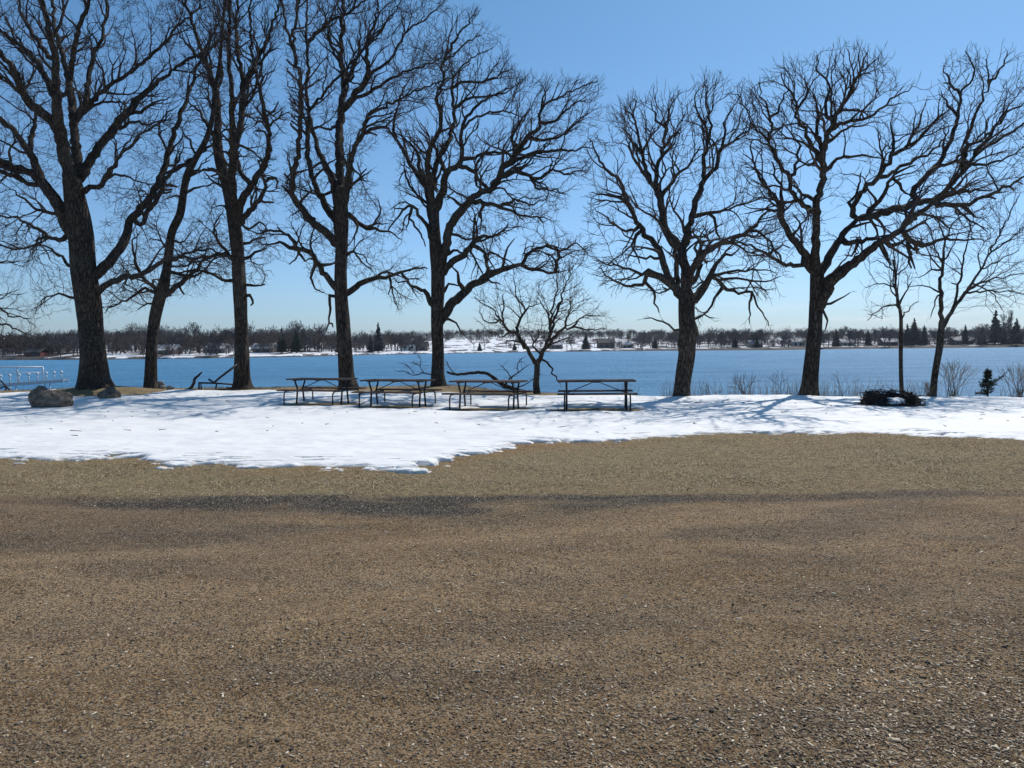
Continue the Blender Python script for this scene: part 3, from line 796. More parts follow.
T4 = ["348,387,20 346,374,16 345,350,15 342,310,14 341,290,14 341,268,13 342,245,13 341,225,15 341,205,14 341,188,11",
 "338,244,9 327,233,9 315,222,8.5 299,203,7.5 292,187,7 295,166,6.5 299,150,6 300,117,5.5 299,78,5 294,45,5 299,0,4 301,-40,3 303,-80,2",
 "294,50,4 291,40,3.5 286,23,3 283,0,3 280,-30,2", "338,224,8 323,203,7 313,180,6 307,150,5.5 309,117,5 306,88,4.5 307,64,4 305,39,4 306,0,3 308,-40,2",
 "307,112,4 318,100,3 330,85,3 345,70,3 365,50,3 385,25,2.5 402,0,2", "306,45,4 318,32,4 328,22,3.5 352,10,3 372,-5,2.5 392,-25,2",
 "341,215,10 333,183,9 323,160,8 317,150,7.5 311,125,6 307,108,5", "292,178,3 288,160,2.5 284,150,2",
 "342,205,11 341,175,10 340,150,10 341,117,9 344,88,7.5 341,59,6 342,30,5.5 342,0,5 343,-40,4 344,-80,2.5",
 "341,112,8 347,105,8 357,92,7 366,80,6 368,60,5 368,43,4 376,20,3.5 380,0,3 384,-30,2",
 "364,84,4 372,74,3.5 391,57,3 407,31,3 426,18,2.5 444,3,2", "350,102,4 370,92,4 400,75,3 430,64,2.5 455,52,2", "343,205,9 348,185,8 350,165,7 353,150,6 362,133,5.5 367,117,4.5 387,105,4 410,95,3 437,82,2.5 455,78,2",
 "362,134,4 375,128,4 388,129,3.5 396,140,3 403,152,2.5", "343,120,4 330,130,3.5 318,128,3 308,132,2",
 "341,293,8 331,282,7 321,269,6.5 313,255,6 303,250,6 296,246,6 291,236,5 280,233,4 270,231,4 255,233,3 243,227,2",
 "298,248,5 290,247,4.5 284,243,4 270,245,2.5 257,243,2", "298,248,4 300,257,3.5 305,261,3 313,257,2.5", "316,262,4 313,272,3.5 313,284,3 319,290,2.5 324,293,2", "318,267,4 330,264,4 336,262,3",
 "344,294,7 352,290,7 360,285,6.5 372,279,6 385,277,5 397,273,4.5 412,270,3.5 428,267,3", "388,277,3 391,290,2.5 396,305,2", "400,274,3 407,280,2.5 415,296,2",
 "346,213,6 357,222,5.5 366,228,5 375,230,4 390,233,3 402,240,2", "366,228,4 375,224,3 381,210,2.5 378,200,2", "337,297,4 330,296,3.5 330,305,3.5 329,318,3 326,330,3", "328,322,3 334,327,2.5",
 "315,222,3 308,213,3 296,212,3 290,216,2", "341,260,4 352,250,3 362,262,2.5 372,270,2", "341,64,4 332,50,3 328,30,3 322,5,2", "341,85,4 352,75,3 358,50,3 360,20,2", "344,88,4 356,60,3 372,38,2.5 395,12,2",
 "299,203,3 310,192,3 308,180,2", "330,190,3 322,196,3 310,188,2", "347,190,4 360,178,3 372,170,2", "347,160,4 356,170,3 365,180,2"]
E4 = [[(272, -80), (400, -80), (452, 0), (445, 40), (460, 80), (420, 110), (385, 130), (365, 165), (385, 215), (395, 240), (350, 275), (318, 262), (322, 292), (300, 270), (250, 245), (258, 225), (290, 222), (280, 190), (292, 140), (285, 60)],
      [(352, 262), (405, 255), (425, 268), (420, 300), (395, 310), (380, 285), (355, 284)]]
T5 = ["439,387,17 438,375,14 438,350,12.5 437,320,13 438,290,15 438,270,15 436,250,14 434,225,12 434,206,11",
 "434,232,8.5 430,208,8 425,185,7 412,168,5.5 403,150,5 396,136,4 396,120,4 399,105,3.5 401,92,3 410,80,2",
 "425,183,5 420,165,4 416,150,3.5 404,138,3 392,130,2.5", "434,208,8 429,178,7 427,152,6.5 438,128,5.5 440,110,5 437,98,4.5 442,82,4 443,65,3.5 455,52,3 464,43,3 480,35,2",
 "443,64,3.5 455,42,3 463,30,2.5 475,14,2", "434,190,6 436,165,6 446,143,5.5 452,125,5 453,108,4.5 452,85,4 458,70,3 472,58,2.5 490,50,2",
 "437,210,9 442,190,8 445,177,7.5 450,169,7 459,165,6.5 462,150,5.5 460,135,5 466,125,4 485,115,3.5 505,113,3 520,117,2",
 "448,171,5 441,162,4.5 436,150,4 432,135,3", "461,160,5 475,157,4 490,152,3.5 508,150,3 525,140,2", "459,166,5 470,170,5 476,175,4.5 475,184,4 484,190,3",
 "461,128,4 470,112,3.5 485,100,3 505,92,2.5 520,82,2", "452,88,4 465,82,3 480,84,3 500,75,2.5 515,68,2", "455,108,4 470,98,3 490,96,2.5 510,88,2",
 "440,262,11 445,250,10 449,228,9.5 464,205,9 478,193,8 496,183,7.5 503,166,7 519,150,6 527,135,5.5 538,125,5 541,108,4 555,98,3.5 572,90,3 594,82,2",
 "505,168,5 520,158,4.5 537,153,4 568,151,3.5 595,147,2", "502,177,6 517,171,5 530,176,4 537,179,4 552,171,3.5 570,175,3 586,165,2", "530,176,3.5 537,186,3 552,190,2.5 568,194,2",
 "470,199,6 480,201,5.5 488,203,5 509,211,4 527,216,3.5 548,218,2.5", "500,207,3.5 515,200,3 535,205,2.5 550,196,2", "482,203,4 481,215,3 487,232,2.5", "527,137,4 545,140,3.5 562,136,3 578,122,2.5 588,112,2", "541,124,4 556,121,3.5 570,108,3 586,100,2",
 "488,189,4 478,178,4 476,165,3 484,155,2", "541,112,3 540,100,3 548,88,2", "519,150,4 512,138,3.5 520,125,3 530,108,2",
 "441,275,9 450,264,8.5 464,255,8 474,242,7 484,236,5.5 498,234,4.5 507,223,3.5", "472,246,4 481,250,4 486,258,4 488,272,3.5", "474,244,4 473,228,3 477,214,2.5", "455,236,3 466,239,3 478,238,2.5",
 "440,325,11 447,312,11 455,302,11 468,289,10 486,277,9 498,271,8 512,268,7 521,267,6.5 537,271,5.5 548,273,5 558,273,5",
 "556,273,4.5 558,262,4 558,250,4 550,246,3 545,243,2.5", "521,268,4 529,251,3.5 547,245,3 556,250,3 570,246,3 575,241,2.5 588,254,2", "487,277,4.5 488,265,4 484,256,3.5 490,252,3 505,258,2.5 518,268,2",
 "464,292,5 460,282,4.5 458,272,4 452,268,3", "440,296,4 450,285,3.5 460,284,3", "443,320,3 450,318,3 456,322,2.5 460,332,2.5 468,337,2", "478,283,4 492,281,3 500,285,2",
 "436,312,6 430,300,6 425,290,5 413,284,4 405,281,3 395,280,2.5", "432,240,6 427,228,5 421,218,4.5 412,207,4 404,208,4 395,222,3 388,232,2.5", "410,209,4 411,217,3 418,230,3 426,246,2.5",
 "428,205,3.5 418,195,3 408,180,3 405,168,2.5 400,185,2", "447,255,4 458,250,3 470,260,2.5", "462,205,4 450,198,3 446,197,3", "503,268,3 506,250,3 515,240,2"]
E5 = [[(392, 60), (430, 25), (475, 8), (500, 40), (520, 75), (560, 80), (600, 80), (598, 150), (585, 180), (560, 200), (560, 222), (510, 230), (500, 245), (470, 265), (455, 240), (445, 200), (400, 235), (385, 235), (400, 170), (385, 130)],
      [(455, 262), (520, 240), (560, 232), (595, 240), (590, 262), (560, 275), (500, 270), (470, 285)]]
T6 = ["537,393,8 536,384,7.5 537,372,7 537,363,7", "536,364,6 530,356,5 524,346,5 517,334,4.5 507,330,3.5 500,318,3 490,306,2.5 480,303,2 473,298,2",
 "517,335,4 518,325,3.5 520,318,3.5 525,312,3 521,304,3 515,293,2.5 513,280,2", "524,313,2.5 532,306,2 540,303,2", "504,323,2.5 503,308,2.5 503,295,2", "500,320,2.5 488,322,2 480,313,2",
 "537,363,6 543,355,5.5 548,338,4.5 550,324,4 554,305,3 557,289,2.5 558,270,2", "546,350,5 554,338,4.5 565,330,3.5 579,328,3 595,330,2 608,327,2",
 "549,336,3.5 556,314,3 563,293,2.5 573,266,2", "565,330,3 568,312,2.5 569,300,2", "540,358,3 546,362,3 552,369,3 560,383,2.5", "550,322,2.5 545,308,2 538,298,2", "572,328,2.5 583,318,2 596,316,2", "512,332,2.5 500,336,2 488,330,2", "540,352,2.5 533,345,2.5 545,330,2"]
E6 = [[(472, 290), (488, 275), (515, 270), (535, 285), (556, 262), (582, 258), (583, 290), (600, 305), (614, 322), (602, 336), (570, 340), (548, 345), (520, 345), (495, 338), (475, 322)]]
T7 = ["681,399,18 682,388,17 684,373,17 687,354,17 687,342,19 689,334,20 687,322,17 687,305,17 687,294,16",
 "684,298,10 678,292,10 671,285,9 664,280,8.5 655,276,8 648,276,7 642,284,5 635,286,4.5 625,285,4 610,278,3 598,268,2",
 "671,285,8 669,275,7.5 664,262,7 655,245,7 645,235,6.5 637,222,6 627,205,5.5 619,183,5 601,166,4 594,148,3 588,138,2",
 "654,276,6 648,270,5 642,274,4 630,268,3 610,266,2.5 598,258,2", "640,228,4 625,232,3 612,222,3 595,210,2", "628,206,4 618,196,3 604,196,3 592,190,2",
 "686,296,11 685,280,11 684,262,10.5 678,245,10 664,227,9.5 661,205,9 656,188,7.5 648,176,6 642,152,5 635,121,4 623,106,2",
 "661,200,6 657,172,5 664,146,4.5 665,129,4 672,108,3 675,98,2", "663,196,5 676,175,4 691,162,3.5 700,145,2.5", "650,180,5 638,168,4 630,152,3.5 628,135,2.5", "664,150,3.5 672,138,3 681,128,2", "664,128,3 655,115,2.5 650,103,2",
 "642,152,3.5 632,140,3 622,128,2", "682,250,8 686,236,7.5 692,222,7 697,195,6.5 705,178,6 716,167,5.5 720,152,5 734,142,3.5 752,125,2.5 746,108,2 738,95,2",
 "704,180,5 705,158,4.5 709,142,4 705,125,3.5 698,110,3 695,90,2", "709,140,3.5 712,125,3 708,105,2.5 707,85,2", "720,152,3.5 724,135,3 725,120,2.5 733,108,2",
 "694,215,4.5 708,213,4.5 716,218,4 718,232,3.5 723,242,3", "712,214,3.5 725,210,3 740,205,2.5 760,195,2", "689,290,8 691,274,8 701,257,7.5 717,245,6.5 742,237,5.5 756,230,4.5 768,238,4 782,260,3", "752,232,4 758,222,3 768,212,3 785,209,2",
 "691,302,10 700,292,9.5 707,283,8.5 713,270,7.5 720,260,6 732,255,4.5 738,250,3", "713,277,4 725,272,3.5 750,270,3 775,271,2", "714,282,4 730,279,3.5 758,282,3 780,278,2", "716,284,5 728,290,4 740,293,3.5 752,292,3.5 758,304,3 768,326,2",
 "720,287,4 716,298,3 708,310,3 700,320,2", "678,292,5 677,270,6 675,250,6 668,236,5 662,222,4", "693,285,5 700,270,5 698,255,4 704,242,3", "678,332,3 668,326,2.5 655,320,2.5 645,318,2", "691,320,3 704,315,2.5 715,320,2", "654,286,3.5 655,302,3 660,312,2.5",
 "752,293,3 750,308,2.5 751,324,2", "700,258,4 696,244,3.5 708,240,3", "640,230,4 632,244,3.5 640,262,3", "664,262,4 650,255,3.5 640,256,3 625,255,2"]
E7 = [[(584, 150), (600, 122), (630, 98), (678, 92), (690, 110), (700, 78), (715, 76), (745, 90), (758, 118), (740, 170), (770, 188), (792, 225), (785, 288), (765, 300), (735, 298), (710, 300), (700, 330), (692, 300), (680, 285), (645, 300), (598, 288), (586, 235), (590, 190)]]
T8 = ["809,394,18 810,382,16 812,360,15 815,330,14 816,305,14 817,285,14 817,272,14",
 "817,280,11 815,255,9.5 815,239,9 815,209,8.5 818,190,8.5 821,171,8.5 822,152,8.5 830,124,7 845,101,6 859,75,4.5 865,50,2.5",
 "820,163,6 812,148,5 806,134,4.5 797,116,4 797,103,3.5 788,88,3 781,72,2", "797,106,3 806,96,3 805,78,2.5", "829,130,5 840,124,4.5 849,122,4 873,116,3.5 890,101,3 912,86,2",
 "826,145,4 838,134,3.5 852,126,3 868,124,2.5", "827,170,5 833,162,4 842,158,3.5 865,156,3 888,160,2", "828,120,4 826,99,3.5 830,83,3 818,72,2.5 818,56,2", "848,98,3.5 852,82,3 866,68,2.5 879,56,2",
 "818,160,4 809,165,3 800,160,2.5", "822,150,4 815,130,4 818,110,3 812,90,2", "816,275,9 811,268,9 804,254,8.5 791,235,7.5 781,217,7 779,205,6 771,192,5 761,182,4.5 752,156,3.5 750,140,2.5",
 "814,214,6 808,207,5.5 799,203,5.5 791,190,5 789,177,5 777,161,4.5 767,140,4 755,125,3 742,104,2", "814,200,4 807,196,4 800,190,4 793,186,3", "791,180,4 797,160,3.5 798,142,3 785,125,2", "767,140,3.5 770,120,3 764,100,2.5 757,82,2", "769,122,3 783,100,2.5 790,88,2",
 "782,220,5 783,205,5 782,190,4 776,176,3.5 772,160,2.5", "804,256,6 803,264,5 795,266,5 785,264,4.5 771,256,4 756,248,3.5 742,243,3 730,242,2.5", "770,253,3 777,247,3 790,246,2.5", "779,212,3.5 765,210,3 745,214,2", "792,240,3.5 800,225,3 812,215,2.5",
 "819,276,11 824,266,11 832,252,10.5 843,235,10 850,226,9.5 857,219,9", "856,220,6 853,210,6 857,197,5.5 868,186,6 877,177,6 894,155,5.5 916,140,4.5 940,116,3.5 952,103,2.5", "852,212,4 850,202,3.5 858,190,3 862,172,2.5", "890,158,4 893,140,3.5 888,120,2.5", "905,148,4 918,128,3 924,108,2.5",
 "877,177,5 888,176,4 905,165,4 925,155,3.5 945,140,3", "858,219,8 877,215,8 902,209,8 916,204,7.5 937,199,7 950,186,6.5 963,173,6 968,165,5.5 975,154,5 1001,138,4.5 1024,124,4 1042,114,3", "975,155,5 988,140,4 998,127,4 1004,114,3.5 1020,106,3 1036,98,2",
 "964,170,5 965,155,4.5 966,145,4 975,114,3.5 988,82,3 986,58,2", "866,216,6 876,203,5 884,194,5 888,182,4.5 900,172,4 915,165,3", "915,204,7 914,190,6.5 922,180,6 932,170,6 947,149,5.5 953,130,5 959,106,4 962,90,3.5 975,72,3 966,52,2", "930,172,4 940,165,4 955,160,3.5 975,140,3 990,120,2.5",
 "961,95,3.5 950,85,3 942,68,2", "966,145,3.5 985,138,3 1000,120,2.5", "957,115,3 948,105,3 940,92,2", "988,85,3 1000,70,2.5 1008,52,2",
 "817,312,12 821,304,12 826,292,11.5 834,280,11.5 849,266,11.5 865,254,11 881,243,11 898,233,10.5 906,221,10 911,209,8", "905,224,8 914,216,7 924,211,6.5 934,203,6 940,200,5", "932,203,6 942,204,5.5 950,205,5.5 963,205,5 975,200,4.5 996,191,4 1012,183,3.5 1026,174,3 1044,160,2",
 "902,232,7 908,238,6 915,243,5.5 921,247,5 932,243,4.5 943,239,4 970,240,3 991,239,2", "886,241,6 890,247,5.5 898,246,5 907,240,4.5", "884,245,5 885,253,5 888,259,4.5 892,264,4", "907,238,5 908,250,4.5 909,262,4 911,270,3.5", "908,256,3.5 913,261,3 914,269,3",
 "840,240,6 850,244,6 857,242,5.5 868,238,5.5 882,240,6", "960,205,5 967,210,4.5 974,216,4", "822,284,5 832,274,4.5 838,268,4 852,262,3 858,252,2.5", "822,296,4 832,285,4 838,268,3 848,255,2.5", "824,308,3 828,315,2.5 826,332,2", "828,306,3 838,300,2.5 850,294,2", "857,242,4 852,255,3 845,256,2.5",
 "935,203,5 952,195,4.5 975,190,4 990,192,3", "950,188,4 958,192,3 970,188,2.5", "898,180,4 905,192,3 915,190,3", "958,160,4 975,165,3.5 1000,160,3 1020,150,2"]
E8 = [[(742, 100), (765, 72), (800, 55), (862, 45), (885, 55), (905, 85), (900, 115), (880, 160), (855, 175), (835, 200), (828, 240), (800, 250), (775, 268), (745, 255), (740, 180)],
      [(850, 200), (870, 150), (900, 125), (940, 90), (945, 55), (1010, 48), (1050, 80), (1055, 165), (1000, 200), (985, 240), (930, 245), (905, 262), (885, 240), (845, 262), (850, 225)]]
T9 = ["902,396,4.5 901,370,4 901,340,4 901,318,3.5 899,305,3 896,290,2.5 895,272,2 893,260,1.8", "900,308,2.2 889,305,2 876,312,1.6 868,320,1.4", "899,304,2.2 906,292,2 912,282,1.6", "896,288,1.8 880,284,1.5 866,288,1.3", "895,276,1.8 905,268,1.5 912,256,1.3", "900,322,2 908,310,1.6 918,302,1.3", "895,270,1.6 882,262,1.4 872,262,1.2"]
E9 = [[(862, 255), (893, 245), (922, 262), (925, 300), (905, 315), (865, 322)]]
T10 = ["933,395,9 934,382,8.5 936,368,8.5 940,345,8.5 941,330,8", "941,328,6 941,304,5.5 941,284,5 943,260,4.5 946,239,3.5 956,220,2.5 970,212,2",
 "942,328,6 948,317,5.5 955,307,5 965,292,4.5 975,278,3.5 990,252,3 1004,223,2.5 1020,194,2", "953,310,4 958,290,3.5 962,270,3 968,240,2.5 974,212,2", "962,297,3.5 975,285,3 1004,277,2.5 1030,272,2", "965,293,3 985,291,2.5 1010,292,2 1035,297,2",
 "941,295,3 935,290,2.5 924,285,2 908,287,2", "942,272,3 932,270,2.5 918,278,2", "941,262,2.5 934,245,2 930,228,2", "946,240,2.5 938,222,2 936,205,2", "990,252,2.5 1005,244,2 1025,226,2", "978,272,2.5 995,262,2 1020,250,2", "972,284,2.5 990,292,2 1002,310,2", "943,262,2.5 952,248,2 958,232,2",
 "938,292,2.5 934,305,2 930,318,2"]
E10 = [[(905, 225), (935, 195), (985, 185), (1045, 180), (1060, 240), (1050, 300), (1000, 318), (960, 295), (940, 270), (905, 292)]]
T0 = ["-45,396,10 -45,370,8 -44,330,7.5 -42,290,6 -40,250,4 -38,222,3", "-44,345,5 -32,334,4 -18,327,3.5 2,324,3 16,328,2.5 27,334,2", "-43,310,4 -28,302,3 -8,304,3 12,316,2.5 30,318,2", "-42,285,3.5 -25,270,3 0,262,2.5 18,262,2", "-44,300,4 -62,285,3 -80,270,2", "-42,360,3 -20,352,2.5 6,346,2 24,350,2", "-40,255,3 -25,238,2.5 -2,232,2"]
E0 = [[(-90, 225), (-20, 210), (20, 228), (34, 262), (20, 290), (42, 322), (30, 346), (-10, 352), (-70, 340), (-95, 290)]]

bare_tree('oak_tree', 'massive thick-trunked bare oak on the grassy mound behind the boulders', 29.0, T1, E1, 4.2, 11.5, 101, TG, dens_k=0.75)
bare_tree('oak_tree', 'slim leaning bare oak with a low fork, second trunk from the mound', 30.5, T2, E2, 2.2, 10, 102, TG, tip=0.0055)
bare_tree('oak_tree', 'tall narrow bare oak beside the bent metal frame, branching into upright leaders', 31.0, T3, E3, 3.0, 11, 103, TG, dens_k=0.85)
bare_tree('oak_tree', 'wide bare oak rising behind the two overlapping picnic tables', 30.0, T4, E4, 4.0, 11, 104, TG, dens_k=0.85)
bare_tree('oak_tree', 'bare oak with long gnarled right-hand limbs beside the fallen branch', 30.0, T5, E5, 4.0, 12.5, 105, TG, gnarl=0.4, dens_k=0.9)
bare_tree('sapling_tree', 'small forked bare tree between the two right picnic tables', 26.8, T6, E6, 1.6, 20, 106, wscale=0.9, side_k=0.35, side_len=1.1, tip=0.0052, step=0.15, kill=0.2, twig_len=0.26, twig_n=2, cap_r=0.2)
bare_tree('oak_tree', 'stout black-trunked bare oak standing alone right of the picnic tables', 23.4, T7, E7, 3.4, 13, 107, TG, twig_n=1, dens_k=0.52, tip=0.0098, side_k=0.34)
bare_tree('oak_tree', 'bare oak leaning with heavy limbs reaching over the brush ring', 24.9, T8, E8, 3.4, 12.5, 108, TG, twig_n=1, dens_k=0.52, tip=0.0098, side_k=0.28)
bare_tree('sapling_tree', 'thin straight bare sapling right behind the brush ring', 23.9, T9, E9, 0.9, 12, 109, jitk=0.35, tip=0.0036, step=0.14, kill=0.2, twig_len=0.22, twig_n=1, gnarl=0.2, cap_r=0.06)
bare_tree('young_tree', 'young forked bare tree with fine ascending branches near the small fir', 23.9, T10, E10, 2.0, 9, 110, wscale=0.8, jitk=0.35, tip=0.0042, step=0.18, kill=0.28, twig_len=0.35, twig_n=2, gnarl=0.2, upness=0.3, cap_r=0.08)
bare_tree('young_tree', 'bare twiggy tree at the left edge whose branch tips reach over the dock', 33.0, T0, E0, 2.0, 10, 111, tip=0.0045, twig_n=2, cap_r=0.12)

# ---------------------------------------------------------------- boulders
def boulder(name, label, px, py, wpx, hpx, seed, material, lobes=None, group=None, cat='boulder', dpx=0.75):
    b = on_plane(px, py, 0.0); s = b.y / F
    w = wpx * s; h = hpx * s * 1.3; d = w * dpx
    bm = bmesh.new(); bmesh.ops.create_icosphere(bm, subdivisions=5, radius=1.0)
    from mathutils import noise as mn
    rs = random.Random(seed); off = Vector((rs.uniform(0, 50), rs.uniform(0, 50), rs.uniform(0, 50)))
    cuts = [(Vector((rs.uniform(-1, 1), rs.uniform(-1, 1), rs.uniform(-0.3, 1))).normalized(), rs.uniform(0.72, 0.92)) for _ in range(12)]
    for v in bm.verts:
        p = v.co.copy(); n = p.normalized()
        for c, t in cuts:
            e = n.dot(c)
            if e > t: p -= c * (e - t) * 0.9
        p += n * (0.10 * mn.noise(n * 1.6 + off) + 0.05 * mn.noise(n * 5 + off) + 0.02 * mn.noise(n * 14 + off))
        q = Vector((p.x * w / 2, p.y * d / 2, (p.z * 0.62 + 0.38) * h * 0.98))
        if lobes:
            f = lobes(q.x / (w / 2)); q.z *= f
        v.co = q
    for f in bm.faces: f.smooth = True
    me = bpy.data.meshes.new(name); bm.to_mesh(me); bm.free()
    z = float(gz(b.x, b.y + d * 0.5)) + 0.02
    o = add(name, me, material, None, (b.x, b.y + d * 0.45, z)); return tag(o, label, cat, group)

boulder('boulder', 'large dark brown two-humped boulder on the snow by the left edge', 43.5, 410.5, 46, 21, 3, M_ROCK,
        lambda t: 1.0 if t < -0.45 else (0.72 + 0.28 * max(0, (-0.15 - t) / 0.3) if t < -0.15 else 0.72 - 0.05 * t))
boulder('boulder', 'smaller dark boulder on the snow just below the thickest oak trunk', 105.5, 400.5, 22, 10, 8, M_ROCK)
boulder('stone', 'pale rounded stone lying against the slim oak trunk', 159, 391.5, 10, 6, 12, M_PALEROCK, cat='stone')
boulder('stone', 'flat pale stone to the right of the rounded one by the slim oak', 169, 392, 8, 3, 13, M_PALEROCK, cat='stone')

# ---------------------------------------------------------------- picnic tables
def picnic_table(loc, label, rz):
    t = root('picnic_table', loc, label, 'picnic table', 'picnic tables standing on the snow', math.radians(rz))
    Lh = 1.04
    rs = random.Random(int(loc[0] * 100))
    for j in range(5):
        b = MB(); b.box((rs.uniform(-0.01, 0.01), -0.31 + j * 0.155, 0.755), (2 * Lh, 0.142, 0.04)); b.build('top_board', M_WOOD, t, bevel=0.004)
    for sy in (-1, 1):
        for q in (0, 1):
            b = MB(); b.box((0, sy * (0.63 + 0.15 * q), 0.44), (2 * Lh, 0.14, 0.04)); b.build('seat_board', M_WOOD, t, bevel=0.004)
    for sx in (-1, 1):
        x = sx * 0.80
        for sy in (-1, 1):
            b = MB()     # leg: from under the top down to the ground
            b.tube([(x, sy * 0.26, 0.73), (x, sy * 0.22, 0.62), (x, sy * 0.13, 0.45), (x, sy * 0.17, 0.2), (x, sy * 0.2, -0.04)], 0.027, 8); b.build('leg', M_PIPE, t, sm=True)
            b = MB()     # seat support: bent pipe running out under the seat and down
            pts = [(x + 0.055 * sx, sy * 0.10, 0.405), (x + 0.055 * sx, sy * 0.6, 0.405)]
            for a in range(1, 6):
                an = a / 5 * math.pi / 2; pts.append((x + 0.055 * sx, sy * (0.6 + 0.13 * math.sin(an)), 0.405 - 0.13 * (1 - math.cos(an))))
            pts.append((x + 0.055 * sx, sy * 0.735, -0.04)); b.tube(pts, 0.021, 8); b.build('seat_support', M_PIPE, t, sm=True)
        b = MB(); b.box((x, 0, 0.72), (0.05, 0.66, 0.03)); b.build('cross_rail', M_PIPE, t)
        b = MB(); b.tube([(x, 0, 0.42), (sx * 0.06, 0, 0.725)], 0.012, 6); b.build('brace', M_PIPE, t, sm=True)
        b = MB(); b.tube([(x, -0.15, 0.41), (x, 0.15, 0.41)], 0.02, 6); b.build('stretcher', M_PIPE, t, sm=True)
    b = MB(); b.box((0, 0, 0.722), (0.16, 0.5, 0.022)); b.build('centre_plate', M_PIPE, t)
    return t
for (px_, py_, rz, lab), p in zip(TABLES, TPOS):
    picnic_table((p.x, p.y, float(gz(p.x, p.y)) + 0.01), lab, rz)

# ---------------------------------------------------------------- dock pulled up at the left
def dock():
    D0 = 40.0
    a = unproj(-46, 388.5, D0); b_ = unproj(63.5, 381, D0 + 1.5)
    d = (b_ - a); Ld = d.length; ang = math.atan2(d.y, d.x); pitch = math.asin(d.z / Ld)
    t = root('boat_dock', a, 'pale metal dock sections with small ball-topped posts at the left shore', 'dock', rz=ang)
    tp = math.tan(pitch)
    def Z(x): return x * tp
    for y in (0.0, 1.0):
        b = MB(); b.box((Ld / 2, y, Z(Ld / 2)), (Ld, 0.06, 0.16), ry=-pitch); b.build('side_beam', M_ALU, t)
    k = int(Ld / 0.3)
    b = MB()
    for i in range(k):
        x = (i + 0.5) * Ld / k; b.box((x, 0.5, Z(x) + 0.03), (0.22, 0.93, 0.03), ry=-pitch)
    b.build('deck', M_ALU, t)
    for i, pxx in enumerate((-18, -9, 0, 9, 18.5, 28, 37, 46, 54, 61.5)):
        x = (pxx + 46) / 109.5 * Ld
        b = MB(); b.tube([(x, 0.0, Z(x) - 0.05), (x, 0.0, Z(x) + 0.44)], 0.03, 8); p = b.build('post', M_ALU, t, sm=True)
        b = MB(); b.tube([(x, 0, Z(x) + 0.42), (x, 0, Z(x) + 0.46), (x, 0, Z(x) + 0.54), (x, 0, Z(x) + 0.585)], [0.02, 0.075, 0.075, 0.02], 10); b.build('cap', M_WHITE, p, sm=True)
    for y in (1.0,):
        x1 = (37 + 46) / 109.5 * Ld
        b = MB(); b.tube([(0, y, Z(0) + 1.1), (x1, y, Z(x1) + 0.85)], 0.04, 8); b.build('handrail', M_ALU, t, sm=True)
        b = MB(); b.tube([(0, y, Z(0) + 0.8), (x1, y, Z(x1) + 0.55)], 0.02, 8); b.build('mid_rail', M_ALU, t, sm=True)
        for f in (0.02, 0.35, 0.68, 1.0):
            x = x1 * f; b = MB(); b.tube([(x, y, Z(x) - 0.05), (x, y, Z(x) + 1.1 - 0.25 * f)], 0.035, 8); b.build('rail_post', M_ALU, t, sm=True)
    for f in (0.15, 0.5, 0.82):
        for y in (0.06, 0.94):
            x = Ld * f; b = MB(); b.tube([(x, y, Z(x) - 0.05), (x, y, -1.9 - a.z + 0.0)], 0.03, 8); b.build('leg', M_ALU, t, sm=True)
    # dark diagonal stay at the shore end
dock()
def stay():
    p0 = unproj(0.5, 380.5, 34); p1 = unproj(12.5, 393.0, 33.2); p2 = unproj(6, 386, 33.6); p3 = unproj(6, 395, 33.6)
    t = root('dock_stand', p3, 'black slanting steel stand in front of the dock at the left edge', 'stand')
    b = MB(); b.tube([p0 - p3, p1 - p3], 0.035, 8); b.build('strut', M_PIPE, t, sm=True)
    b = MB(); b.tube([p2 - p3, Vector((0, 0, -0.3))], 0.04, 8); b.build('post', M_PIPE, t, sm=True)
    b = MB(); b.tube([p2 - p3 + Vector((-0.02, 0, 0)), unproj(-14, 394.5, 33.8) - p3], 0.03, 8); b.build('strut', M_PIPE, t, sm=True)
stay()

# ---------------------------------------------------------------- bent metal frame by the tall oak, fallen wood
def metal_frame():
    D0 = 29.6
    g = lambda x, y, d=0.0: unproj(x, y, D0 + d)
    o = g(199, 391.5)
    t = root('metal_frame', o, 'low black pipe frame with a slanting bar beside the tall narrow oak trunk', 'frame')
    def part(nm, pts, r):
        b = MB(); b.tube([p - o for p in pts], r, 8); b.build(nm, M_PIPE, t, sm=True)
    part('leg', [g(199, 382.8), g(199, 392.5)], 0.035); part('leg', [g(217, 383.5), g(216, 387), g(215.4, 392.5)], 0.035)
    part('leg', [g(201, 383, 0.7), g(201.4, 391.5, 0.7)], 0.03)
    part('rail', [g(198.5, 382.8), g(217, 383.3), g(233, 384.4)], 0.035); part('rail', [g(199, 382.8), g(201, 383, 0.7)], 0.03)
    part('slanting_bar', [g(209, 379.5, 0.2), g(214, 382.5), g(222, 376), g(237, 364.5, 0.3)], 0.045)
    part('foot_bar', [g(200, 390.8), g(216, 391)], 0.03)
metal_frame()

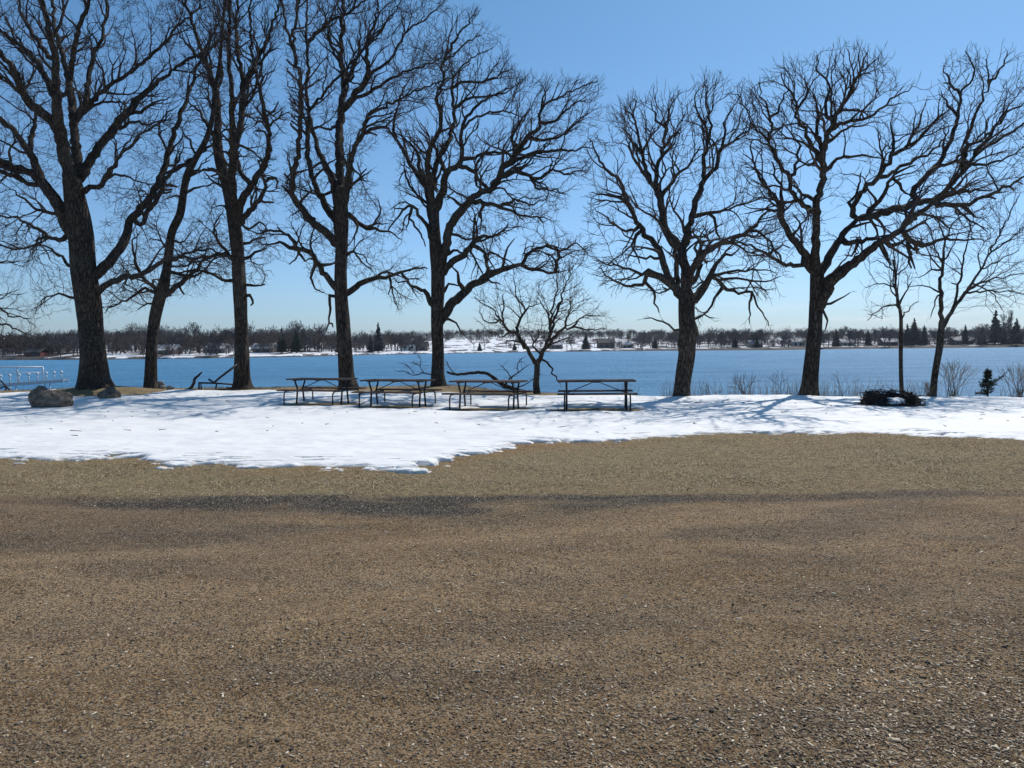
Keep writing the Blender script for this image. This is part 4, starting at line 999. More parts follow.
def wood_piece(name, label, D0, chains, cat, rscale=1.0, seed=1, twigs=0):
    rg = np.random.default_rng(seed)
    base = None; A = Acc(); T = Acc(); tri = []
    for s in chains:
        cv = catmull(parse(s), 2.0); n = len(cv)
        k = rg.uniform(-0.5, 0.5); ln = np.concatenate([[0], np.cumsum(np.hypot(np.diff(cv[:, 0]), np.diff(cv[:, 1])))]) / F * D0
        P = np.array([unproj(cv[i, 0], cv[i, 1], D0 + (k * ln[i] if s.startswith('') else 0)) for i in range(n)]); P += rg.normal(0, 0.008, P.shape)
        R = np.maximum(cv[:, 2], 0.5) * D0 / F / 2 * rscale
        if base is None: base = P[np.argmin(P[:, 2])].copy()
        v, q, cq = tube_np(P, R, 9, seed, 0.15)
        A.put(v, np.concatenate([q, cq]))
        if twigs:
            m = rg.integers(1, n, twigs); d = np.gradient(P, axis=0)[m]; d /= np.linalg.norm(d, axis=1, keepdims=True)
            d = d * 0.6 + rg.normal(0, 0.7, d.shape); d[:, 2] = np.abs(d[:, 2]) * 0.6; d /= np.linalg.norm(d, axis=1, keepdims=True)
            l = rg.uniform(0.1, 0.4, (twigs, 1)); o1 = np.ones(twigs)
            T.put(*frustums(P[m], P[m] + d * l, o1 * 0.007, o1 * 0.004, 3))
    q = np.concatenate(A.q); v = np.concatenate(A.v) - base
    tri = q[q[:, 2] == q[:, 3]][:, :3]; qd = q[q[:, 2] != q[:, 3]]
    rt = root(name, base, label, cat)
    add('stem', mesh_np('stem', v, qd, tri, True), M_BARK, rt)
    if T.n: add('twigs', T.mesh('twigs', base, False), M_TWIG, rt)
wood_piece('fallen_branch', 'dark fallen branch arching low over the ground behind the third picnic table', 27.6,
           ["447,372,2.5 455,374.5,3.5 468,373.5,4 478,372.5,4.5 488,374,5 495,379,5.5 504,385,6 514,389,6 528,393,5",
            "505,385,3 512,377,2.2 519,372,1.5 527,366,1", "512,380,1.6 509,374,1.2 502,366,0.9", "519,373,1.4 517,365,1 522,358,0.8", "455,374,1.5 450,368,1.2 447,362,1",
            "514,389,2 524,385,1.6 534,379,1.1 541,374,0.8"], 'branch', 0.72, seed=4, twigs=10)
wood_piece('fallen_branch', 'thin twiggy dead branch sticking out over the water left of the gnarled oak trunk', 29.6,
           ["436,376,2 424,373,2 414,375,1.6 404,371,1.2 397,372,1", "424,373,1.5 420,366,1.2 421,360,1 417,354,0.8", "414,374,1.2 409,367,1 404,364,0.8", "420,366,1 413,362,0.8"], 'branch', 0.6, seed=5, twigs=12)
wood_piece('driftwood', 'crooked black stick of driftwood rising from the bank between two oak trunks', 29.8,
           ["178,391.5,3 187,390.5,3.5 193,385,3 194.5,379,2.8 198,376,2.4 202,372.5,1.6", "165,392,3 176,392.5,3.5 190,391.5,3"], 'driftwood', seed=6)
wood_piece('log', 'long dark log lying flat along the bank behind the left picnic tables', 31.0,
           ["226,388.5,3 250,389.5,4 290,390,4.5 340,391,4.5 380,391,4 420,391.5,3"], 'log', seed=7)
wood_piece('log', 'short dark log on the bank left of the bent metal frame', 30.6, ["172,391,2.6 185,391.5,3.4 205,390.8,3 226,389.5,2"], 'log', seed=8)

# ---------------------------------------------------------------- ring of brush
def brush_ring():
    c = on_plane(891, 404.5, 0.05); c.z = float(gz(c.x, c.y)) + 0.03
    rg = np.random.default_rng(5)
    n = 1500
    th = rg.uniform(0, 2 * np.pi, n)
    # open and low towards the lot, high at the sides and the back
    prof = 0.27 + 0.05 * np.abs(np.cos(th)) + 0.15 * np.maximum(np.sin(th), 0) + 0.03 * np.sin(th * 7); front = (np.sin(th) < -0.1) & (np.cos(th) < 0.62) & (np.cos(th) > -0.62); prof = np.where(front, 0.03, prof)
    Rr = 0.48 + rg.normal(0, 0.085, n)
    P = np.stack([Rr * np.cos(th) * 1.12, Rr * np.sin(th), rg.uniform(0, 1, n) * prof * (1 - np.clip(np.abs(Rr - 0.5) / 0.35, 0, 0.9))], 1)
    T = np.stack([-np.sin(th), np.cos(th), np.zeros(n)], 1); d = T + rg.normal(0, 0.6, (n, 3)) * np.array([1, 1, 0.5]); d /= np.linalg.norm(d, axis=1, keepdims=True)
    l = rg.uniform(0.12, 0.42, (n, 1)); r = rg.uniform(0.005, 0.016, n)
    a = P - d * l / 2; b = P + d * l / 2; a[:, 2] = np.maximum(a[:, 2], -0.02); b[:, 2] = np.maximum(b[:, 2], -0.02)
    rt = root('brush_ring', c, 'ring-shaped heap of black brush with snow in its middle', 'brush pile')
    A = Acc(); A.put(*frustums(a, b, r, r * 0.6, 5)); add('sticks', A.mesh('sticks'), M_BRUSH, rt)
    # dark packed core inside the sticks
    th = np.linspace(0, 2 * np.pi, 49)[:-1]; v = []; q = []
    for i, t in enumerate(th):
        pr = (0.02 if (math.sin(t) < -0.1 and abs(math.cos(t)) < 0.62) else 0.17 + 0.04 * abs(math.cos(t)) + 0.14 * max(math.sin(t), 0) + 0.03 * math.sin(7 * t))
        for k in range(8):
            an = math.pi * k / 7
            rr = 0.5 - 0.15 * math.cos(an) * (1 + 0.3 * math.sin(t * 5)); v.append((rr * math.cos(t) * 1.12 + rg.normal(0, .012), rr * math.sin(t) + rg.normal(0, .012), pr * math.sin(an) + rg.normal(0, .015) - 0.01))
    for i in range(48):
        for k in range(7): q.append((i * 8 + k, i * 8 + k + 1, ((i + 1) % 48) * 8 + k + 1, ((i + 1) % 48) * 8 + k))
    add('core', mesh_np('core', v, q), M_BRUSH, rt)
    # snow lying in the ring
    bm = bmesh.new(); bmesh.ops.create_uvsphere(bm, u_segments=24, v_segments=12, radius=1)
    for v_ in bm.verts: v_.co = Vector((v_.co.x * 0.36, v_.co.y * 0.32, v_.co.z * 0.2)) * (1 + 0.08 * math.sin(v_.co.x * 9 + v_.co.z * 5))
    mm = bpy.data.meshes.new('snow_cap'); bm.to_mesh(mm); bm.free()
    for p_ in mm.polygons: p_.use_smooth = True
    add('snow_cap', mm, M_SNOW, rt, (0.02, -0.1, 0.03))
    # stray sticks poking out
    for (x0, y0, x1, y1) in ((858, 402.5, 869, 403), (912, 401, 924, 401.5), (924, 401.5, 926.5, 406), (914, 403, 921, 410), (905, 396, 914, 402)):
        p0 = unproj(x0, y0, c.y) - c; p1 = unproj(x1, y1, c.y - 0.1) - c
        b = MB(); b.tube([p0, p1], [0.014, 0.009], 6); b.build('stick', M_BRUSH, rt)
M_BRUSH = plain('dark_brush', (0.028, 0.024, 0.023), 0.9, 0.5, 12)
brush_ring()

# ---------------------------------------------------------------- young fir, shrubs, dry weeds on the bank
M_FIR = plain('fir_needles', (0.028, 0.045, 0.026), 0.85, 0.4, 6)
M_DRY = plain('dry_stalks', (0.24, 0.185, 0.125), 0.9, 0.4, 3)
M_SHRUB = plain('shrub_stems', (0.12, 0.085, 0.07), 0.9, 0.35, 3)
def young_fir():
    D0 = 23.7; b0 = unproj(987.5, 397, D0); rt = root('fir_tree', b0, 'small ragged dark green fir with one long side branch at the right', 'tree')
    rg = np.random.default_rng(3); h = 0.88; s = D0 / F
    b = MB(); b.tube([(0, 0, -0.1), (0.02, 0, 0.5), (-0.02, 0, h * 0.85), (0, 0, h + 0.12)], [0.035, 0.025, 0.01, 0.004], 7); b.build('trunk', M_BARK, rt, sm=True)
    A = Acc(); P0 = []; P1 = []
    for k in range(60):
        z = rg.uniform(0.08, h * 0.95); r = (0.36 * (1 - z / h) + 0.06) * rg.uniform(0.3, 1.15); t = rg.uniform(0, 2 * np.pi)
        P0.append((0, 0, z)); P1.append((r * math.cos(t), r * math.sin(t), z + r * rg.uniform(-0.05, 0.45)))
    P0.append((0, 0, 0.3)); P1.append((0.68, 0, 0.86)); P0.append((0.2, 0, 0.5)); P1.append((0.5, 0.1, 0.62)); P0.append((0, 0, 0.3)); P1.append((0.45, -0.1, 0.7))
    P0 = np.array(P0); P1 = np.array(P1); o = np.ones(len(P0)); A.put(*frustums(P0, P1, o * 0.012, o * 0.004, 4))
    t = rg.uniform(0.12, 1, (len(P0), 26)); c = P0[:, None] + (P1 - P0)[:, None] * t[..., None]; c = c.reshape(-1, 3)
    d = np.repeat((P1 - P0) / np.linalg.norm(P1 - P0, axis=1, keepdims=True), 26, 0) * 0.7 + rg.normal(0, 0.7, c.shape); d /= np.linalg.norm(d, axis=1, keepdims=True)
    o = np.ones(len(c)); A.put(*frustums(c, c + d * rg.uniform(0.05, 0.11, (len(c), 1)), o * 0.010, o * 0.003, 3))
    add('crown', A.mesh('crown'), M_FIR, rt)
young_fir()

def shrub(px_, py_, D0, hpx, wpx, n, label, seed, m, r=0.006, group=None, lean=0.0):
    rg = np.random.default_rng(seed); b0 = unproj(px_, py_, D0); s = D0 / F; h = hpx * s; w = wpx * s / 2
    A = Acc()
    p = rg.normal(0, w * 0.22, (n, 3)); p[:, 2] = -0.05
    d = np.stack([rg.normal(lean, w / h * 0.6, n), rg.normal(0, w / h * 0.6, n), np.ones(n)], 1); rad = np.full(n, r * 1.5)
    for g in range(4):
        l = h * rg.uniform(0.22, 0.34, (len(p), 1)); d1 = d / np.linalg.norm(d, axis=1, keepdims=True)
        q = p + d1 * l; A.put(*frustums(p, q, rad, rad * 0.8, 3))
        if g < 3:
            k = 2 if g else 1
            p = np.repeat(q, k, 0); d = np.repeat(d1, k, 0) + rg.normal(0, 0.26, (len(q) * k, 3)); rad = np.repeat(rad, k) * 0.75
    o = tag(add('shrub', A.mesh('shrub', (0, 0, 0), False), m, None, b0), label, 'shrub', group); return o
shrub(745, 398, 24.6, 24, 30, 16, 'bare reddish shrub with thin stems on the bank right of the stout black oak', 21, M_SHRUB)
shrub(713, 398, 24.6, 14, 22, 8, 'sparse low bare shrub beside the stout black oak trunk', 22, M_SHRUB, 0.004)
shrub(779, 397, 24.6, 24, 20, 8, 'bare shrub just left of the leaning heavy-limbed oak trunk', 23, M_SHRUB, 0.005)
shrub(840, 397, 24.6, 26, 24, 6, 'very thin tall bare shrub between the leaning oak and the brush ring', 24, M_SHRUB, 0.004)
shrub(953, 397, 23.8, 34, 26, 30, 'dry tan bushy shrub just right of the young forked tree', 25, M_DRY, 0.006)
shrub(1019, 398, 23.6, 32, 24, 26, 'dry brown bushy shrub at the right edge beyond the small fir', 26, M_DRY, 0.006)
shrub(928, 397, 23.7, 15, 10, 16, 'short clump of dry stems at the foot of the young forked tree', 27, M_DRY, 0.006)

def stalks(name, label, n, xr, yfun, hr, m, seed, kind='stuff', r=0.004, cat='weeds'):
    rg = np.random.default_rng(seed); x = rg.uniform(*xr, n); y = yfun(x, rg, n)
    keep = rg.random(n) < smooth(fbm(x * 1.3, y * 0.3, seed, 3) * 1.5 + 0.6); x = x[keep]; y = y[keep]; n = len(x)
    p = np.stack([x, y, gz(x, y) - 0.03], 1); d = rg.normal(0, 0.22, (n, 3)); d[:, 2] = 1; d /= np.linalg.norm(d, axis=1, keepdims=True)
    l = rg.uniform(*hr, (n, 1)); q = p + d * l * 0.6; d2 = d + rg.normal(0, 0.25, d.shape); d2 /= np.linalg.norm(d2, axis=1, keepdims=True); e = q + d2 * l * 0.4
    o = np.ones(n); A = Acc(); A.put(*frustums(p, q, o * r, o * r * 0.7, 3)); A.put(*frustums(q, e, o * r * 0.7, o * r * 0.3, 3))
    tag(add(name, A.mesh(name, (0, 0, 0), False), m), label, cat, kind=kind)
stalks('dry_weeds', 'dry tan weeds standing along the bank edge beyond the snow at the right', 3200, (3.6, 28), lambda x, g, n: crest(x) + g.uniform(-0.4, 1.2, n), (0.15, 0.75), M_DRY, 31)
stalks('bank_grass', 'short dead grass along the brown bank edge behind the snow', 16000, (-30, 5), lambda x, g, n: crest(x) + g.uniform(-2.2, 0.6, n), (0.04, 0.13), M_DRY, 32, cat='grass')

# ---------------------------------------------------------------- mulch chips, pebbles and dry grass on the lot
def chips():
    rg = np.random.default_rng(77)
    def scatter(n, dmin, dmax, dens):
        y = dmin * (dmax / dmin) ** rg.random(n); u = rg.uniform(-0.85, 0.85, n); x = u * y
        k = rg.random(n) < dens(x, y); return x[k], y[k]
    # wood chips: small flat slivers with real thickness
    def dens(x, y):
        px = 512 + F * x / y
        d = 0.04 + 0.2 * smooth((fbm(x * 0.9, y * 1.6, 81, 4) + 0.1) * 2)
        d = d * (1 - 0.75 * smooth((y - 7.3) / 0.4))
        d = d + 1.0 * smooth((px - 690) / 300) * smooth((5.2 - y) / 1.6) + 0.25 * smooth((px - 400) / 300) * smooth((4.2 - y) / 1.0)
        return np.clip(d, 0, 1)
    x, y = scatter(150000, 2.3, 9.5, dens); n = len(x)
    l = rg.lognormal(math.log(0.0095), 0.55, n).clip(0.004, 0.05); big = rg.random(n) < 0.0016; l = np.where(big, rg.uniform(0.025, 0.055, n), l); w = (l * rg.uniform(0.25, 0.6, n)).clip(0.002, 0.010); w = np.where(big, l * rg.uniform(0.4, 0.7, n), w); t = np.minimum(w * 0.6, 0.0035)
    a = rg.uniform(0, np.pi, n); til = rg.normal(0, 0.22, n); rol = rg.normal(0, 0.35, n)
    ax = np.stack([np.cos(a) * np.cos(til), np.sin(a) * np.cos(til), np.sin(til)], 1)
    sd = np.stack([-np.sin(a) * np.cos(rol), np.cos(a) * np.cos(rol), np.sin(rol)], 1); nm = np.cross(ax, sd)
    z = gz(x, y) + 0.0
    c = np.stack([x, y, z], 1)
    return x, y, c, ax, sd, nm, l, w, t
x, y, c, ax, sd, nm, l, w, t = chips()
dg = bpy.context.evaluated_depsgraph_get()
from mathutils.bvhtree import BVHTree
gme = bpy.data.objects['ground'].data
gv = np.empty(len(gme.vertices) * 3, np.float32); gme.vertices.foreach_get('co', gv); gv = gv.reshape(-1, 3)
gys = np.concatenate([np.linspace(-14, 1.5, 30), np.linspace(1.55, 6, 170), np.linspace(6.03, 15, 190), np.linspace(15.1, 40, 170), np.geomspace(41, 700, 60)])
gus = np.concatenate([np.linspace(-3, -1.0, 20)[:-1], np.linspace(-1.0, 1.0, 420), np.linspace(1.0, 3, 20)[1:]])
GZ = gv[:, 2].reshape(len(gys), len(gus))
def ground_z(x, y):
    u = x / (np.abs(y) + 2.0); i = np.clip(np.searchsorted(gys, y) - 1, 0, len(gys) - 2); j = np.clip(np.searchsorted(gus, u) - 1, 0, len(gus) - 2)
    fy = (y - gys[i]) / (gys[i + 1] - gys[i]); fx = (u - gus[j]) / (gus[j + 1] - gus[j])
    return (GZ[i, j] * (1 - fx) + GZ[i, j + 1] * fx) * (1 - fy) + (GZ[i + 1, j] * (1 - fx) + GZ[i + 1, j + 1] * fx) * fy
c[:, 2] = ground_z(x, y) + t * 0.5
e = [(-1, -1, -1), (1, -0.7, -1), (1, 0.8, -1), (-1, 1, -1), (-1, -1, 1), (1, -0.7, 1), (1, 0.8, 1), (-1, 1, 1)]
V = np.stack([c + ax * (l / 2 * a)[:, None] + sd * (w / 2 * b)[:, None] + nm * (t / 2 * k)[:, None] for a, b, k in e], 1).reshape(-1, 3)
b0 = (np.arange(len(c)) * 8)[:, None, None]; fq = np.array([(0, 3, 2, 1), (4, 5, 6, 7), (0, 1, 5, 4), (1, 2, 6, 5), (2, 3, 7, 6), (3, 0, 4, 7)])[None]
me = mesh_np('wood_chips', V, (b0 + fq).reshape(-1, 4))
rg = np.random.default_rng(1); tone = rg.random(len(c)); tone = np.where(rg.random(len(c)) < 0.12, 1.0, tone * 0.75)
attr(me, 'tone', np.repeat(tone, 8))
def chip_mat():
    def f(nt, b):
        a = N(nt, 'ShaderNodeAttribute', attribute_name='tone').outputs['Fac']
        nt.links.new(ramp(nt, a, [(0.0, (0.075, 0.05, 0.032)), (0.4, (0.24, 0.17, 0.105)), (0.75, (0.5, 0.39, 0.26)), (1.0, (0.68, 0.57, 0.42))]).outputs[0], b.inputs['Base Color']); b.inputs['Roughness'].default_value = 0.85
    return mat('wood_chip', f)
tag(add('wood_chips', me, chip_mat()), 'pale wood chips and bark slivers scattered over the dirt lot', 'wood chips', kind='stuff')

def pebbles():
    rg = np.random.default_rng(78); n = 30000
    y = 2.3 * (9.5 / 2.3) ** rg.random(n); x = rg.uniform(-0.85, 0.85, n) * y
    r = rg.lognormal(math.log(0.0027), 0.5, n).clip(0.0012, 0.013)
    c = np.stack([x, y, ground_z(x, y) + r * 0.15], 1)
    o = np.array([(1, 0, 0), (0, 1, 0), (-1, 0, 0), (0, -1, 0), (0, 0, 1), (0.65, 0.65, 0.55), (-0.65, 0.65, 0.5), (-0.65, -0.65, 0.55), (0.65, -0.65, 0.5)])
    a = rg.uniform(0, 6.28, n); ca, sa = np.cos(a), np.sin(a); sx = rg.uniform(0.7, 1.3, n); sz = rg.uniform(0.4, 0.8, n)
    V = np.zeros((n, 9, 3)); ox, oy, oz = o[:, 0], o[:, 1], o[:, 2]
    X_ = ox[None] * sx[:, None]; V[..., 0] = X_ * ca[:, None] - oy[None] * sa[:, None]; V[..., 1] = X_ * sa[:, None] + oy[None] * ca[:, None]; V[..., 2] = oz[None] * sz[:, None]
    V = (V + rg.normal(0, 0.1, V.shape)) * r[:, None, None] + c[:, None]
    T = np.array([(0, 1, 5), (1, 2, 6), (2, 3, 7), (3, 0, 8), (0, 5, 4), (5, 1, 4), (1, 6, 4), (6, 2, 4), (2, 7, 4), (7, 3, 4), (3, 8, 4), (8, 0, 4)])[None]
    me = mesh_np('pebbles', V.reshape(-1, 3), None, (np.arange(n)[:, None, None] * 9 + T).reshape(-1, 3), True)
    attr(me, 'tone', np.repeat(rg.random(n), 9))
    def f(nt, b):
        a = N(nt, 'ShaderNodeAttribute', attribute_name='tone').outputs['Fac']
        nt.links.new(ramp(nt, a, [(0, (0.04, 0.032, 0.028)), (0.5, (0.13, 0.1, 0.075)), (0.85, (0.27, 0.21, 0.16)), (1, (0.5, 0.45, 0.38))]).outputs[0], b.inputs['Base Color']); b.inputs['Roughness'].default_value = 0.9
    tag(add('gravel', me, mat('gravel', f)), 'small dark gravel and mulch lumps over the dirt lot', 'gravel', kind='stuff')
pebbles()

def dry_grass():
    rg = np.random.default_rng(79); n = 130000
    y = rg.uniform(8.1, 14.6, n); x = rg.uniform(-0.85, 0.85, n) * y
    k = rg.random(n) < (0.2 + 0.8 * smooth(fbm(x * 1.4, y * 1.8, 85, 4) * 2 + 0.5)) * smooth((y - 8.1 - 0.5 * fbm(x * 1.1, y, 87, 3)) / 0.9 + 0.15); x, y = x[k], y[k]; n = len(x)
    p = np.stack([x, y, ground_z(x, y) - 0.004], 1); a = rg.uniform(0, 6.28, n)
    h = rg.uniform(0.006, 0.026, n) * (0.7 + 0.8 * smooth(fbm(x * 2.2, y * 2.2, 86, 3) + 0.4)); lean = rg.uniform(0.8, 3.6, n)
    d = np.stack([np.cos(a), np.sin(a), np.zeros(n)], 1); s_ = np.stack([-np.sin(a), np.cos(a), np.zeros(n)], 1) * 0.004
    tip = p + d * (h * lean)[:, None]; tip[:, 2] += h
    V = np.stack([p - s_, p + s_, tip], 1).reshape(-1, 3)
    me = mesh_np('dry_grass', V, None, np.arange(n * 3).reshape(-1, 3)); attr(me, 'tone', np.repeat(rg.random(n), 3))
    def f(nt, b):
        a = N(nt, 'ShaderNodeAttribute', attribute_name='tone').outputs['Fac']
        nt.links.new(ramp(nt, a, [(0, (0.09, 0.09, 0.05)), (0.3, (0.22, 0.17, 0.095)), (0.75, (0.46, 0.37, 0.225)), (1, (0.72, 0.6, 0.4))]).outputs[0], b.inputs['Base Color']); b.inputs['Roughness'].default_value = 0.9
    tag(add('dry_grass', me, mat('dry_grass', f)), 'matted dry tan grass between the dirt lot and the snow', 'grass', kind='stuff')
dry_grass()

# ---------------------------------------------------------------- far shore: trees, woods, houses
def far_seg(kind, seed, h=1.0):
    """branch segments of a bare tree one unit tall"""
    rg = np.random.default_rng(seed); P0 = []; P1 = []; R0 = []; R1 = []
    up_ = {'round': 0.35, 'tall': 0.9, 'wide': 0.15, 'bushy': 0.3}[kind]; spread = {'round': 0.55, 'tall': 0.32, 'wide': 0.75, 'bushy': 0.6}[kind]
    tr = {'round': 0.2, 'tall': 0.3, 'wide': 0.2, 'bushy': 0.06}[kind]
    st = [(np.array([0, 0, -0.05]), np.array([0, 0, 1.0]), tr + 0.05, 0.022, 0)]
    while st:
        p, d, l, r, g = st.pop()
        q = p + d * l; P0.append(p); P1.append(q); R0.append(r); R1.append(r * 0.75)
        if g >= 6: continue
        k = [4, 3, 3, 3, 2, 2][g] if not (kind == 'bushy' and g == 0) else 7
        for j in range(k):
            nd = d + rg.normal(0, spread, 3); nd[2] += up_ * 0.4; nd /= np.linalg.norm(nd)
            if nd[2] < -0.1: nd[2] *= -0.5
            st.append((q if g == 0 or rg.random() < 0.6 else p + d * l * rg.uniform(0.4, 1), nd, (0.24 if g == 0 else l * 0.78) * rg.uniform(0.75, 1.15), max(r * 0.62, 0.0042), g + 1))
    P0, P1, R0, R1 = map(np.array, (P0, P1, R0, R1)); top = P1[:, 2].max()
    P0[:, 2] /= top; P1[:, 2] /= top
    return P0, P1, R0, R1
def far_mesh(name, kind, seed):
    v, q = frustums(*far_seg(kind, seed), 3); return mesh_np(name, v, q)
def conifer_mesh(name, seed, w=0.26):
    rg = np.random.default_rng(seed); A = Acc(); v, q = frustums(np.array([[0, 0, -0.05]]), np.array([[0, 0, 1.0]]), np.array([0.02]), np.array([0.003]), 5); A.put(v, q)
    n = 420; z = 1 - rg.random(n) ** 0.6 * 0.93; r = w * (1.03 - z) ** 0.85 * rg.uniform(0.6, 1.1, n); t = rg.uniform(0, 6.28, n)
    p0 = np.stack([r * 0.1 * np.cos(t), r * 0.1 * np.sin(t), z], 1); p1 = np.stack([r * np.cos(t), r * np.sin(t), z - 0.22 * r + 0.02], 1)
    A.put(*frustums(p0, p1, np.full(n, 0.024), np.full(n, 0.006), 4)); return A.mesh(name, (0, 0, 0), False)
M_FARTREE = plain('far_bark', (0.095, 0.078, 0.075), 0.95, 0.3, 0.05, spec=0.1)
M_FARFIR = plain('far_conifer', (0.022, 0.034, 0.026), 0.95, 0.3, 0.05, spec=0.1)
PROT = [far_mesh('bare_tree', k, sd) for k, sd in (('round', 1), ('round', 2), ('tall', 3), ('tall', 4), ('wide', 5), ('bushy', 6), ('bushy', 7))]
for m_ in PROT: m_.materials.append(M_FARTREE)
CON = [conifer_mesh('conifer', s_, w_) for s_, w_ in ((1, 0.22), (2, 0.28), (3, 0.36))]
for m_ in CON: m_.materials.append(M_FARFIR)

FORE = [(-99, 0, 'outside the left edge'), (0, 80, 'left of the thickest oak'), (80, 150, 'between the thickest oak and the slim leaning oak'), (150, 240, 'between the slim leaning oak and the tall narrow oak'),
        (240, 345, 'between the tall narrow oak and the oak behind the paired tables'), (345, 438, 'between the two widest oaks'), (438, 537, 'between the gnarled oak and the small forked tree'),
        (537, 683, 'between the small forked tree and the stout black oak'), (683, 812, 'between the stout black oak and the leaning heavy-limbed oak'), (812, 900, 'between the leaning oak and the thin sapling'),
        (900, 935, 'between the thin sapling and the young forked tree'), (935, 990, 'between the young forked tree and the small fir'), (990, 2000, 'right of the small fir')]
def where(px_):
    for a, b, t in FORE:
        if a <= px_ < b: return t
FSEEN = {}
def far_place(mesh, name, px_, off, hm, wf, label, cat, group, rs):
    d = float(shore_d(px_)) + off; x = (px_ - 512) / F * d
    o = bpy.data.objects.new(name, mesh); COL.objects.link(o)
    o.location = (x, d, float(fz(x, d)) - 0.1); o.scale = (hm * wf, hm * wf, hm); o.rotation_euler = (0, 0, rs.uniform(0, 6.28))
    return tag(o, label, cat, group)
rs = random.Random(42)
TOPK = [0, 60, 100, 135, 200, 330, 350, 420, 440, 560, 600, 660, 700, 850, 870, 940, 1000, 1024]
TOPH = [9.5, 10, 9.5, 12, 13, 14, 9, 9.5, 10, 9, 8.5, 11, 11.5, 11, 12.5, 10, 12, 13]
n_ = 0
for i in range(230):
    px_ = -12 + (i + rs.random()) * 1050 / 230
    if 606 < px_ < 622 and rs.random() < 0.5: continue
    if 560 < px_ < 640 and rs.random() < 0.45: continue
    if 440 < px_ < 560 and rs.random() < 0.5: continue
    k = rs.choice([0, 1, 2, 3, 4, 5, 6]); hm = float(np.interp(px_, TOPK, TOPH)) * rs.uniform(0.6, 1.12)
    if k >= 5: hm *= 0.5
    far_place(PROT[k], 'bare_tree', px_, rs.uniform(3, 60), hm, rs.uniform(0.85, 1.3), 'bare far-shore tree ' + where(px_), 'tree', 'bare far-shore trees ' + where(px_), rs)
FIRS = [(379, 6, 15, 0, 'tall dark conifer standing alone on the far shore between the two widest oaks'), (371, 9, 9, 1, 'short dark conifer left of the lone tall one on the far shore'),
        (586, 6, 9.5, 2, 'dark conifer at the water edge of the far shore right of the small forked tree'), (914, 14, 16, 2, 'broad dark conifer on the far shore behind the thin sapling'),
        (907, 18, 13, 1, "dark conifer close on the left side of the broad far conifer by the sapling"), (924, 20, 12, 1, "dark conifer on the far shore just left of the young forked trunk"), (995, 24, 20, 1, 'tallest pointed conifer on the far shore near the right edge'), (965, 16, 12, 0, 'narrow pointed conifer on the far shore right of the young forked tree'),
        (1016, 10, 15, 2, "broad dark conifer right of the slender pale tree at the right edge"), (836, 14, 10, 1, "narrow dark far conifer nearest the right side of the leaning oak trunk"), (868, 16, 9.5, 1, "dark far-shore conifer midway between the leaning oak and the sapling"), (1004, 12, 9, 2, "low broad conifer at the foot of the tallest far conifer"), (812, 20, 10, 1, "dark far-shore conifer half hidden by the leaning oak trunk"), (283, 22, 11, 1, "narrow dark conifer in the far woods right of the tall narrow oak"), (297, 20, 10, 2, "broad dark conifer in the far woods left of the paired tables' oak"), (515, 12, 5, 2, "small dark far conifer left of the small forked tree, below the snowy field"), (480, 10, 5, 2, "small dark far conifer right of the gnarled oak, below the snowy field"), (655, 15, 6.5, 2, "dark far-shore conifer left of the stout black oak"), (940, 22, 9, 2, "small broad far conifer behind the young forked trunk"), (982, 14, 10, 2, "broad dark conifer on the far shore above the small fir"), (340, 14, 9, 1, "dark far-shore conifer beside the oak behind the paired tables"), (735, 16, 6.5, 2, "broad dark far-shore conifer right of the stout black oak"), (757, 12, 7, 1, "narrow dark far-shore conifer beside the small tan cottage")]
for px_, off, hm, k, lab in FIRS:
    far_place(CON[k], 'conifer', px_, off, hm, 1.0, lab, 'conifer', None, rs)
far_place(PROT[2], 'bare_tree', 1008, 16, 21, 0.5, 'tall slender pale bare tree right of the tallest conifer on the far shore', 'tree', None, rs)
far_place(PROT[0], 'bare_tree', 136, 70, 14, 1.1, 'round-crowned bare tree rising above the far woods between the first two oak trunks', 'tree', None, rs)

def woods(name, label, pxr, offr, n, hr, seed, kinds=(0, 1, 4, 5)):
    rg = np.random.default_rng(seed); segs = [far_seg(k, s_) for k, s_ in (('round', 11), ('wide', 12), ('tall', 13), ('bushy', 14))]
    P0 = []; P1 = []; A0 = []; A1 = []
    for i in range(n):
        p0, p1, r0_, r1_ = segs[rg.integers(0, 4)]
        sel = rg.random(len(p0)) < 0.45; sel[:30] = True; p0 = p0[sel]; p1 = p1[sel]; r0_ = r0_[sel]; r1_ = r1_[sel]
        px_ = rg.uniform(*pxr); d = float(shore_d(px_)) + rg.uniform(*offr); x = (px_ - 512) / F * d; h = rg.uniform(*hr); a = rg.uniform(0, 6.28)
        R_ = np.array([[math.cos(a), -math.sin(a), 0], [math.sin(a), math.cos(a), 0], [0, 0, 1]]) * h
        o = np.array([x, d, float(fz(x, d))])
        P0.append(p0 @ R_.T + o); P1.append(p1 @ R_.T + o); A0.append(r0_ * h * 1.5); A1.append(r1_ * h * 1.5)
    v, q = frustums(*map(np.concatenate, (P0, P1, A0, A1)), 3)
    tag(add(name, mesh_np(name, v, q), M_FARTREE), label, 'woods', kind='stuff')
woods('far_woods', 'dense grey-brown bare woods covering the far shore at the left', (-60, 425), (25, 110), 380, (7.5, 11), 91)
woods('ridge_woods', 'distant bare woods along the ridge behind the snowy field', (420, 700), (230, 330), 200, (6.5, 10), 92)
woods('back_woods', 'bare woods standing behind the houses on the far shore at the right', (640, 1090), (14, 110), 260, (7.5, 11), 93)

